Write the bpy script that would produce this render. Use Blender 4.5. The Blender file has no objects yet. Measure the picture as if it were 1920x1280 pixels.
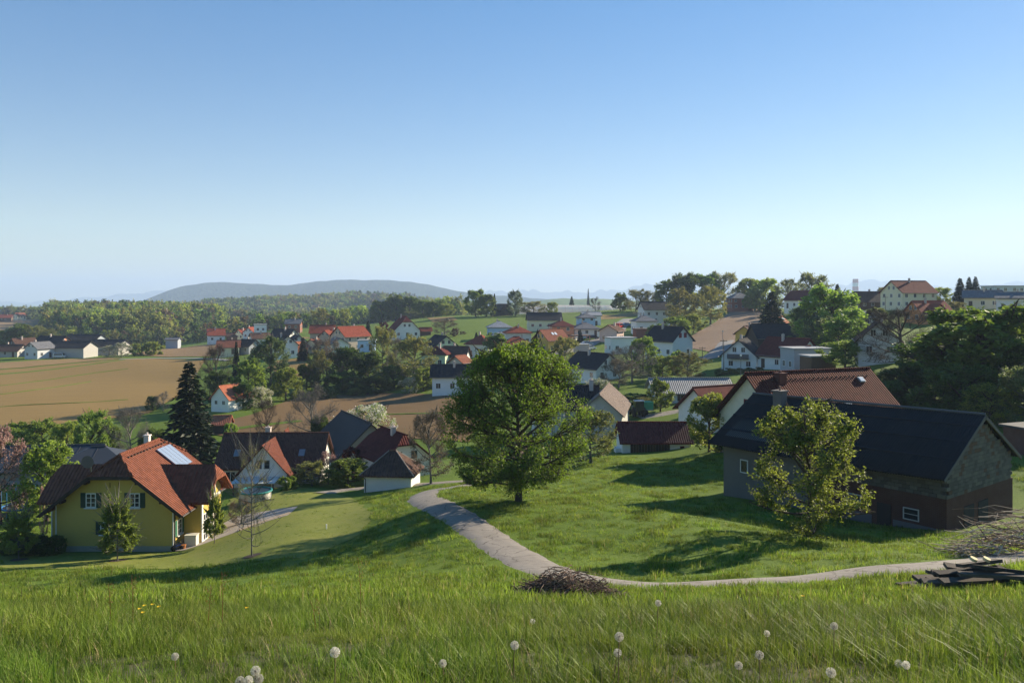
import bpy, bmesh, math, random
import numpy as np
from mathutils import Vector, Matrix

# ------------------------------------------------------------------ camera, sky, sun, exposure
SC = bpy.context.scene
COL = SC.collection
F, HZ = 1500.0, 560.0                      # focal length and eye level, in pixels of a 1920 px wide picture
cam_d = bpy.data.cameras.new('camera')
cam_d.sensor_width = 36.0; cam_d.lens = F / 1920 * 36; cam_d.shift_y = -80 / 1920
cam_d.clip_start = 0.1; cam_d.clip_end = 60000
cam = bpy.data.objects.new('camera', cam_d); COL.objects.link(cam)
cam.location = (0, 0, 0); cam.rotation_euler = (math.radians(90), 0, 0)
SC.camera = cam
SUN_AZ = math.radians(38)                  # direction to the sun: from +X (right) turned towards +Y (away)
SUN_EL = math.radians(23)
SUNV = Vector((math.cos(SUN_EL) * math.cos(SUN_AZ), math.cos(SUN_EL) * math.sin(SUN_AZ), math.sin(SUN_EL)))
W = bpy.data.worlds.new('World'); SC.world = W; W.use_nodes = True
wn = W.node_tree.nodes; wl = W.node_tree.links
sky = wn.new('ShaderNodeTexSky'); sky.sky_type = 'NISHITA'; sky.sun_disc = False
sky.sun_elevation = SUN_EL; sky.sun_rotation = math.radians(90) - SUN_AZ
sky.air_density = 1.0; sky.dust_density = 0.03; sky.ozone_density = 1.2
shs = wn.new('ShaderNodeHueSaturation'); shs.inputs['Saturation'].default_value = 1.5; shs.inputs['Hue'].default_value = .516; sgm = wn.new('ShaderNodeGamma'); sgm.inputs[1].default_value = .72
wl.new(sky.outputs[0], shs.inputs['Color']); wl.new(shs.outputs[0], sgm.inputs[0]); wl.new(sgm.outputs[0], wn['Background'].inputs[0]); wn['Background'].inputs[1].default_value = 0.098
sd = bpy.data.lights.new('sun', 'SUN'); sd.energy = 5.0; sd.angle = math.radians(0.5); sd.color = (1.0, 0.87, 0.66)
so = bpy.data.objects.new('sun', sd); COL.objects.link(so)
so.rotation_euler = (-SUNV).to_track_quat('-Z', 'Y').to_euler()
SC.view_settings.view_transform = 'Standard'; SC.view_settings.look = 'None'
SC.view_settings.exposure = 1.2; SC.view_settings.gamma = 1.0
cy = SC.cycles
cy.use_denoising = True; cy.max_bounces = 6; cy.diffuse_bounces = 3; cy.glossy_bounces = 2; cy.transmission_bounces = 3
cy.volume_bounces = 1; cy.transparent_max_bounces = 6; cy.use_adaptive_sampling = True; cy.adaptive_threshold = 0.015
cy.caustics_reflective = False; cy.caustics_refractive = False

rng = np.random.default_rng(7)
random.seed(7)

# ------------------------------------------------------------------ naming, tagging, mesh helpers
def tag(o, label=None, cat=None, group=None, kind=None):
    if label: o['label'] = label
    if cat: o['category'] = cat
    if group: o['group'] = group
    if kind: o['kind'] = kind
    return o

def empty(name, loc, rz=0.0, label=None, cat=None, group=None):
    o = bpy.data.objects.new(name, None); COL.objects.link(o)
    o.location = loc; o.rotation_euler = (0, 0, rz); o.empty_display_size = 0.3
    return tag(o, label, cat, group)

def np_mesh(name, V, Fc, mats, uv=None, smooth=False, mi=None):
    """V (n,3); Fc a list of index arrays (m,k), k the same inside each array"""
    me = bpy.data.meshes.new(name)
    V = np.asarray(V, dtype=np.float32)
    me.vertices.add(len(V)); me.vertices.foreach_set('co', V.ravel())
    starts = []; loops = []; tot = 0
    for a in Fc:
        a = np.asarray(a, dtype=np.int32)
        if len(a) == 0: continue
        k = a.shape[1]
        starts.append(tot + np.arange(len(a)) * k); loops.append(a.ravel()); tot += a.size
    loops = np.concatenate(loops); starts = np.concatenate(starts).astype(np.int32)
    me.loops.add(len(loops)); me.loops.foreach_set('vertex_index', loops)
    me.polygons.add(len(starts)); me.polygons.foreach_set('loop_start', starts)
    if smooth: me.polygons.foreach_set('use_smooth', np.ones(len(starts), dtype=bool))
    if mi is not None: me.polygons.foreach_set('material_index', np.asarray(mi, dtype=np.int32))
    for m in (mats if isinstance(mats, (list, tuple)) else [mats]): me.materials.append(m)
    me.update(calc_edges=True); me.validate()
    return me

def add_uv(me):
    """planar UVs in metres: u along the horizontal of each face, v up its slope"""
    uv = me.uv_layers.new(name='UVMap').data
    for p in me.polygons:
        n = p.normal
        e = Vector((-n.y, n.x, 0))
        if e.length < 1e-4: e = Vector((1, 0, 0))
        e.normalize(); s = n.cross(e)
        for li in p.loop_indices:
            c = me.vertices[me.loops[li].vertex_index].co
            uv[li].uv = (c.dot(e), c.dot(s))

class MB:
    def __init__(s): s.v = []; s.f = []
    def poly(s, pts):
        i = len(s.v); s.v += [tuple(p) for p in pts]; s.f.append(list(range(i, i + len(pts)))); return s
    def hull(s, a, b):
        """closed prism between two matching loops"""
        i = len(s.v); n = len(a); s.v += [tuple(p) for p in a] + [tuple(p) for p in b]
        s.f.append(list(range(i + n - 1, i - 1, -1))); s.f.append(list(range(i + n, i + 2 * n)))
        for k in range(n):
            k2 = (k + 1) % n; s.f.append([i + k, i + k2, i + n + k2, i + n + k])
        return s
    def box(s, x0, x1, y0, y1, z0, z1):
        return s.hull([(x0, y0, z0), (x1, y0, z0), (x1, y1, z0), (x0, y1, z0)], [(x0, y0, z1), (x1, y0, z1), (x1, y1, z1), (x0, y1, z1)])
    def slab(s, pts, t):
        """a flat polygon thickened downwards along its normal"""
        P = [Vector(p) for p in pts]; n = (P[1] - P[0]).cross(P[2] - P[0]).normalized()
        if n.z < 0: P.reverse(); n = -n
        return s.hull([p - n * t for p in P], P)
    def tube(s, a, b, r0, r1=None, n=8):
        a = Vector(a); b = Vector(b); r1 = r0 if r1 is None else r1
        d = (b - a).normalized(); u = d.orthogonal().normalized(); w = d.cross(u)
        ra = [a + (u * math.cos(2 * math.pi * k / n) + w * math.sin(2 * math.pi * k / n)) * r0 for k in range(n)]
        rb = [b + (u * math.cos(2 * math.pi * k / n) + w * math.sin(2 * math.pi * k / n)) * r1 for k in range(n)]
        return s.hull(ra, rb)
    def mesh(s, name, m):
        me = bpy.data.meshes.new(name); me.from_pydata(s.v, [], s.f); me.update()
        bm = bmesh.new(); bm.from_mesh(me); bmesh.ops.recalc_face_normals(bm, faces=bm.faces); bm.to_mesh(me); bm.free()
        me.materials.append(m); add_uv(me); return me
    def build(s, name, m, parent=None, smooth=False):
        me = s.mesh(name, m)
        if smooth: me.polygons.foreach_set('use_smooth', [True] * len(me.polygons))
        return obj(name, me, parent)

def obj(name, me, parent=None, loc=None):
    o = bpy.data.objects.new(name, me); COL.objects.link(o); o.parent = parent
    if loc is not None: o.location = loc
    return o

# ------------------------------------------------------------------ materials
def newmat(name):
    m = bpy.data.materials.new(name); m.use_nodes = True
    nt = m.node_tree; b = nt.nodes['Principled BSDF']; b.inputs['Specular IOR Level'].default_value = 0.3
    return m, nt, b
def nd(nt, t, **k):
    n = nt.nodes.new(t)
    for a, v in k.items():
        if a.startswith('i_'): n.inputs[int(a[2:])].default_value = v
        else: setattr(n, a, v)
    return n
def rgb(c): return (c[0], c[1], c[2], 1.0)
def sc(c, k): return tuple(min(1.0, x * k) for x in c)
def noise(nt, vec, scale, detail=4, rough=.55):
    n = nd(nt, 'ShaderNodeTexNoise'); n.inputs['Scale'].default_value = scale; n.inputs['Detail'].default_value = detail
    n.inputs['Roughness'].default_value = rough; nt.links.new(vec, n.inputs['Vector']); return n
def ramp(nt, fac, stops):
    r = nd(nt, 'ShaderNodeValToRGB'); e = r.color_ramp.elements
    while len(e) < len(stops): e.new(0.5)
    for k, (p, c) in enumerate(stops): e[k].position = p; e[k].color = rgb(c)
    nt.links.new(fac, r.inputs[0]); return r
def mixc(nt, fac, a, b, mode='MIX'):
    m = nd(nt, 'ShaderNodeMix', data_type='RGBA', blend_type=mode)
    for sock, val in ((m.inputs[0], fac), (m.inputs[6], a), (m.inputs[7], b)):
        if isinstance(val, (int, float)): sock.default_value = val
        elif isinstance(val, tuple): sock.default_value = rgb(val)
        else: nt.links.new(val, sock)
    return m.outputs[2]
def bump(nt, b, h, strength=.3, dist=.02):
    n = nd(nt, 'ShaderNodeBump'); n.inputs['Strength'].default_value = strength; n.inputs['Distance'].default_value = dist
    nt.links.new(h, n.inputs['Height']); nt.links.new(n.outputs[0], b.inputs['Normal'])

MC = {}
def M(name, col, rough=.85, var=.22, scale=1.2, bmp=.0, bscale=20, metal=0.0, coords='Object'):
    """plain surface with blotchy wear and a little fine grain"""
    key = ('M', name)
    if key in MC: return MC[key]
    m, nt, b = newmat(name); tc = nd(nt, 'ShaderNodeTexCoord')
    n1 = noise(nt, tc.outputs[coords], scale, 6); n2 = noise(nt, tc.outputs[coords], scale * 14, 3)
    c = mixc(nt, n1.outputs[0], sc(col, 1 - var), sc(col, 1 + var))
    c = mixc(nt, .35, c, mixc(nt, n2.outputs[0], sc(col, 1 - var), sc(col, 1 + var)))
    nt.links.new(c, b.inputs['Base Color']); b.inputs['Roughness'].default_value = rough; b.inputs['Metallic'].default_value = metal
    if bmp: bump(nt, b, noise(nt, tc.outputs[coords], bscale, 4).outputs[0], bmp, .03)
    MC[key] = m; return m

def TILE(name, col, tw=.30, th=.36, wave=True, depth=.05, var=.3, rough=.9):
    """roof tiles: courses and rolls in relief, every tile a little different in colour"""
    if ('T', name) in MC: return MC[('T', name)]
    m, nt, b = newmat(name); tc = nd(nt, 'ShaderNodeTexCoord')
    br = nd(nt, 'ShaderNodeTexBrick'); br.offset = 0.0; br.inputs['Scale'].default_value = 1
    br.inputs['Brick Width'].default_value = tw; br.inputs['Row Height'].default_value = th; br.inputs['Mortar Size'].default_value = 0.0
    br.inputs['Color1'].default_value = (0, 0, 0, 1); br.inputs['Color2'].default_value = (1, 1, 1, 1)
    nt.links.new(tc.outputs['UV'], br.inputs['Vector'])
    big = noise(nt, tc.outputs['UV'], .5, 5)
    c = mixc(nt, br.outputs['Color'], sc(col, 1 - var), sc(col, 1 + var))
    c = mixc(nt, .45, c, mixc(nt, big.outputs[0], sc(col, .55), sc(col, 1.35)))
    nt.links.new(c, b.inputs['Base Color']); b.inputs['Roughness'].default_value = rough; b.inputs['Specular IOR Level'].default_value = .08
    sx = nd(nt, 'ShaderNodeSeparateXYZ'); nt.links.new(tc.outputs['UV'], sx.inputs[0])
    def mth(op, a, bb=None):
        n = nd(nt, 'ShaderNodeMath', operation=op)
        for i, v in enumerate((a, bb)):
            if v is None: continue
            if isinstance(v, (int, float)): n.inputs[i].default_value = v
            else: nt.links.new(v, n.inputs[i])
        return n.outputs[0]
    vf = mth('FRACT', mth('DIVIDE', sx.outputs[1], th))
    h = mth('MULTIPLY', mth('SUBTRACT', 1.0, vf), 1.0)
    if wave: h = mth('ADD', h, mth('MULTIPLY', mth('SINE', mth('MULTIPLY', sx.outputs[0], 2 * math.pi / tw)), .6))
    bump(nt, b, h, .9, depth)
    MC[('T', name)] = m; return m

def CORR(name, col, pitch=.18, rough=.6):
    if ('C', name) in MC: return MC[('C', name)]
    m, nt, b = newmat(name); tc = nd(nt, 'ShaderNodeTexCoord')
    sx = nd(nt, 'ShaderNodeSeparateXYZ'); nt.links.new(tc.outputs['UV'], sx.inputs[0])
    a = nd(nt, 'ShaderNodeMath', operation='MULTIPLY'); a.inputs[1].default_value = 2 * math.pi / pitch; nt.links.new(sx.outputs[0], a.inputs[0])
    s = nd(nt, 'ShaderNodeMath', operation='SINE'); nt.links.new(a.outputs[0], s.inputs[0])
    big = noise(nt, tc.outputs['UV'], .6, 6)
    nt.links.new(mixc(nt, big.outputs[0], sc(col, .6), sc(col, 1.5)), b.inputs['Base Color']); b.inputs['Roughness'].default_value = rough
    bump(nt, b, s.outputs[0], .8, .04)
    MC[('C', name)] = m; return m

def BLOCKS(name, col, col2, bw, bh, mortar, mcol=(.25, .24, .22)):
    if ('B', name) in MC: return MC[('B', name)]
    m, nt, b = newmat(name); tc = nd(nt, 'ShaderNodeTexCoord')
    br = nd(nt, 'ShaderNodeTexBrick'); br.inputs['Scale'].default_value = 1
    br.inputs['Brick Width'].default_value = bw; br.inputs['Row Height'].default_value = bh; br.inputs['Mortar Size'].default_value = mortar
    br.inputs['Color1'].default_value = rgb(col); br.inputs['Color2'].default_value = rgb(col2); br.inputs['Mortar'].default_value = rgb(mcol)
    nt.links.new(tc.outputs['UV'], br.inputs['Vector'])
    n = noise(nt, tc.outputs['UV'], 1.3, 6)
    nt.links.new(mixc(nt, n.outputs[0], sc(col, .6), br.outputs['Color'], 'MIX'), b.inputs['Base Color'])
    b.inputs['Roughness'].default_value = .95
    inv = nd(nt, 'ShaderNodeMath', operation='SUBTRACT'); inv.inputs[0].default_value = 1; nt.links.new(br.outputs['Fac'], inv.inputs[1])
    bump(nt, b, inv.outputs[0], .6, .02)
    MC[('B', name)] = m; return m

def LEAF(name, c1, c2, trans=.4, hue=.035):
    """leaves: every leaf and every tree a little different, light shines through"""
    if ('L', name) in MC: return MC[('L', name)]
    m, nt, b = newmat(name)
    g = nd(nt, 'ShaderNodeNewGeometry'); oi = nd(nt, 'ShaderNodeObjectInfo')
    c = mixc(nt, g.outputs['Random Per Island'], c1, c2)
    hs = nd(nt, 'ShaderNodeHueSaturation'); nt.links.new(c, hs.inputs['Color'])
    for sock, lo, hi in (('Hue', .5 - hue * .5, .5 + hue * .5), ('Value', .75, 1.25)):
        mr = nd(nt, 'ShaderNodeMapRange'); mr.inputs['To Min'].default_value = lo; mr.inputs['To Max'].default_value = hi
        if sock == 'Hue': nt.links.new(oi.outputs['Random'], mr.inputs['Value'])
        else:
            w = nd(nt, 'ShaderNodeTexWhiteNoise', noise_dimensions='1D'); nt.links.new(oi.outputs['Random'], w.inputs['W']); nt.links.new(w.outputs[0], mr.inputs['Value'])
        nt.links.new(mr.outputs[0], hs.inputs[sock])
    nt.links.new(hs.outputs[0], b.inputs['Base Color']); b.inputs['Roughness'].default_value = .55; b.inputs['Specular IOR Level'].default_value = .25
    t = nd(nt, 'ShaderNodeBsdfTranslucent'); 
    tcol = nd(nt, 'ShaderNodeHueSaturation'); tcol.inputs['Saturation'].default_value = 1.1; tcol.inputs['Value'].default_value = 1.5; tcol.inputs['Hue'].default_value = .494
    nt.links.new(hs.outputs[0], tcol.inputs['Color']); nt.links.new(tcol.outputs[0], t.inputs[0])
    mx = nd(nt, 'ShaderNodeMixShader'); mx.inputs[0].default_value = trans
    nt.links.new(b.outputs[0], mx.inputs[1]); nt.links.new(t.outputs[0], mx.inputs[2])
    nt.links.new(mx.outputs[0], nt.nodes['Material Output'].inputs['Surface'])
    MC[('L', name)] = m; return m

def GLASS():
    if 'glass' in MC: return MC['glass']
    m, nt, b = newmat('window_glass'); b.inputs['Base Color'].default_value = (.02, .025, .03, 1); b.inputs['Roughness'].default_value = .08
    b.inputs['Specular IOR Level'].default_value = .6; MC['glass'] = m; return m

# ------------------------------------------------------------------ terrain
# eye level of the ground below/behind each picture column, by distance (metres): read as picture rows
YB = [30, 40, 50, 60, 75, 95, 120, 150, 190, 240, 300, 380, 480, 620, 800, 1100, 1600, 2600, 6000]
CB = {
 -600: [1135, 1125, 1105, 1075, 1020, 945, 880, 818, 764, 722, 692, 668, 648, 634, 618, 610, 610, 600, 580],
 0:    [1125, 1112, 1085, 1052, 1000, 935, 875, 815, 760, 718, 688, 668, 650, 632, 610, 598, 606, 600, 580],
 300:  [1120, 1108, 1080, 1048, 992, 930, 872, 812, 758, 716, 686, 665, 650, 630, 606, 600, 606, 600, 580],
 600:  [1115, 1092, 1052, 1008, 955, 905, 858, 802, 750, 705, 664, 632, 615, 612, 622, 612, 580, 590, 580],
 900:  [1108, 1062, 1000, 948, 915, 885, 842, 790, 740, 682, 642, 610, 592, 592, 606, 606, 590, 592, 580],
 1200: [1108, 1068, 1005, 955, 905, 848, 798, 745, 702, 662, 628, 594, 578, 584, 592, 596, 596, 592, 580],
 1450: [1105, 1060, 1000, 950, 880, 815, 765, 720, 682, 640, 602, 578, 580, 592, 596, 596, 596, 592, 580],
 1700: [1098, 1042, 1000, 960, 870, 780, 725, 688, 640, 592, 570, 572, 582, 590, 594, 594, 594, 592, 580],
 1920: [1090, 1042, 1000, 952, 850, 782, 712, 655, 605, 578, 562, 568, 580, 590, 594, 594, 594, 592, 580],
 2500: [1080, 1030, 980, 930, 830, 760, 695, 640, 595, 570, 558, 565, 580, 590, 594, 594, 594, 592, 580],
}
NEAR = [(-40, 6.0), (-10, .2), (0, -1.5), (3, -1.78), (5, -2.25), (8, -3.3), (12, -4.75), (20, -7.65)]
ANCH = []      # (x, y, z) where the photograph shows exactly how high the ground stands
def P(px, py, Y): return ((px - 960) / F * Y, Y, -(py - HZ) / F * Y)
def anchor(px, py, Y): ANCH.append(P(px, py, Y))

def pchip(xk, yk, x):
    h = np.diff(xk); d = np.diff(yk, axis=0) / h[:, None]
    m = np.zeros_like(yk)
    a = d[:-1]; b = d[1:]
    same = a * b > 0
    m[1:-1] = np.where(same, 2 * a * b / np.where(same, a + b, 1), 0); m[0] = d[0]; m[-1] = d[-1]
    i = np.clip(np.searchsorted(xk, x) - 1, 0, len(xk) - 2); t = ((x - xk[i]) / h[i])[:, None]; hh = h[i][:, None]
    return (2*t**3 - 3*t**2 + 1) * yk[i] + (t**3 - 2*t**2 + t) * hh * m[i] + (-2*t**3 + 3*t**2) * yk[i+1] + (t**3 - t**2) * hh * m[i+1]

NU, NS = 520, 560
US = np.linspace(-1.7, 1.7, NU); SS = np.linspace(np.arcsinh(-30 / 3), np.arcsinh(17000 / 3), NS)
GY = 3 * np.sinh(SS); GW = np.sqrt(GY ** 2 + 100)
def build_ground():
    global GZ
    cols = np.array(sorted(CB)); yk = np.array([n[0] for n in NEAR] + YB + [17000.0]); sk = np.arcsinh(yk / 3)
    zt = np.zeros((len(yk), len(cols)))
    for j, c in enumerate(cols):
        zt[:, j] = [n[1] for n in NEAR] + [-(p - HZ) / F * y for p, y in zip(CB[c], YB)] + [-90]
    prof = pchip(sk, zt, SS)                                   # NS x ncols
    X = US[None, :] * GW[:, None]; px = 960 + F * X / np.maximum(GY, 9)[:, None]
    px = np.clip(px, cols[0], cols[-1])
    i = np.clip(np.searchsorted(cols, px) - 1, 0, len(cols) - 2); t = (px - cols[i]) / (cols[i + 1] - cols[i]); t = t * t * (3 - 2 * t)
    r = np.arange(NS)[:, None]
    Z = prof[r, i] * (1 - t) + prof[r, i + 1] * t
    GZ = Z
    k = np.array([1, 4, 6, 4, 1]) / 16.0
    for _ in range(2):
        Zp = np.pad(Z, ((2, 2), (2, 2)), mode='edge')
        Z = sum(k[a] * Zp[a:a + NS, 2:-2] for a in range(5)); Zp = np.pad(Z, ((2, 2), (2, 2)), mode='edge')
        Z = sum(k[a] * Zp[2:-2, a:a + NU] for a in range(5))
    GZ = Z
    Yg = np.repeat(GY[:, None], NU, 1)
    num = np.zeros_like(Z); den = np.full_like(Z, .35)
    for (x, y, z) in ANCH:
        s = .05 * y + 2.5
        r0 = np.searchsorted(GY, y - 4 * s); r1 = np.searchsorted(GY, y + 4 * s)
        w = np.exp(-((X[r0:r1] - x) ** 2 + (Yg[r0:r1] - y) ** 2) / (2 * s * s))
        num[r0:r1] += w * (z - ground(x, y)); den[r0:r1] += w
    Z = Z + num / den
    # gentle natural unevenness
    Z += (np.sin(X * .21 + 1.3 * np.sin(Yg * .13)) * np.sin(Yg * .17 + .7) * .10 + np.sin(X * .55 + Yg * .31) * .03) * np.clip(Yg / 30, .15, 1)
    GZ = Z
def ground(x, y):
    s = math.asinh(y / 3); u = x / math.sqrt(y * y + 100)
    a = (s - SS[0]) / (SS[1] - SS[0]); b = (u - US[0]) / (US[1] - US[0])
    i = min(max(int(a), 0), NS - 2); j = min(max(int(b), 0), NU - 2); a -= i; b -= j
    return (GZ[i, j] * (1 - b) + GZ[i, j + 1] * b) * (1 - a) + (GZ[i + 1, j] * (1 - b) + GZ[i + 1, j + 1] * b) * a
def groundv(x, y):
    s = np.arcsinh(y / 3); u = x / np.sqrt(y * y + 100)
    a = (s - SS[0]) / (SS[1] - SS[0]); b = (u - US[0]) / (US[1] - US[0])
    i = np.clip(a.astype(int), 0, NS - 2); j = np.clip(b.astype(int), 0, NU - 2); a = a - i; b = b - j
    return (GZ[i, j] * (1 - b) + GZ[i, j + 1] * b) * (1 - a) + (GZ[i + 1, j] * (1 - b) + GZ[i + 1, j + 1] * b) * a
def hit(px, py, y0=2.5, y1=3000):
    """where the line of sight through a picture point meets the ground"""
    Y = y0; last = y0
    while Y < y1:
        x, y, z = P(px, py, Y)
        if z < ground(x, y):
            lo, hi = last, Y
            for _ in range(20):
                m = (lo + hi) / 2; x, y, z = P(px, py, m)
                if z < ground(x, y): hi = m
                else: lo = m
            return Vector(P(px, py, hi))
        last = Y; Y *= 1.01
    return Vector(P(px, py, y1))
def gp(px, Y):
    x = (px - 960) / F * Y
    return Vector((x, Y, ground(x, Y)))
# ------------------------------------------------------------------ houses: where they stand (picture column, row of the base, distance) and how they look
ROOF = dict(red=(.27, .068, .04), orange=(.35, .13, .07), maroon=(.13, .032, .026), brown=(.11, .062, .045), dark=(.035, .034, .038),
            grey=(.17, .17, .18), lightgrey=(.30, .31, .33), rust=(.24, .09, .055))
WALL = dict(white=(.78, .77, .74), cream=(.72, .66, .46), beige=(.52, .42, .32), yellow=(.74, .47, .10), palegreen=(.60, .72, .48), blue=(.36, .52, .72),
            salmon=(.66, .27, .15), brick=(.34, .12, .08), grey=(.36, .39, .43), pink=(.62, .47, .41), wood=(.13, .08, .05), stone=(.42, .40, .37), orange=(.62, .25, .09),
            darkwood=(.05, .038, .03), lightgrey=(.58, .59, .60), warm=(.70, .60, .44))
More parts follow.
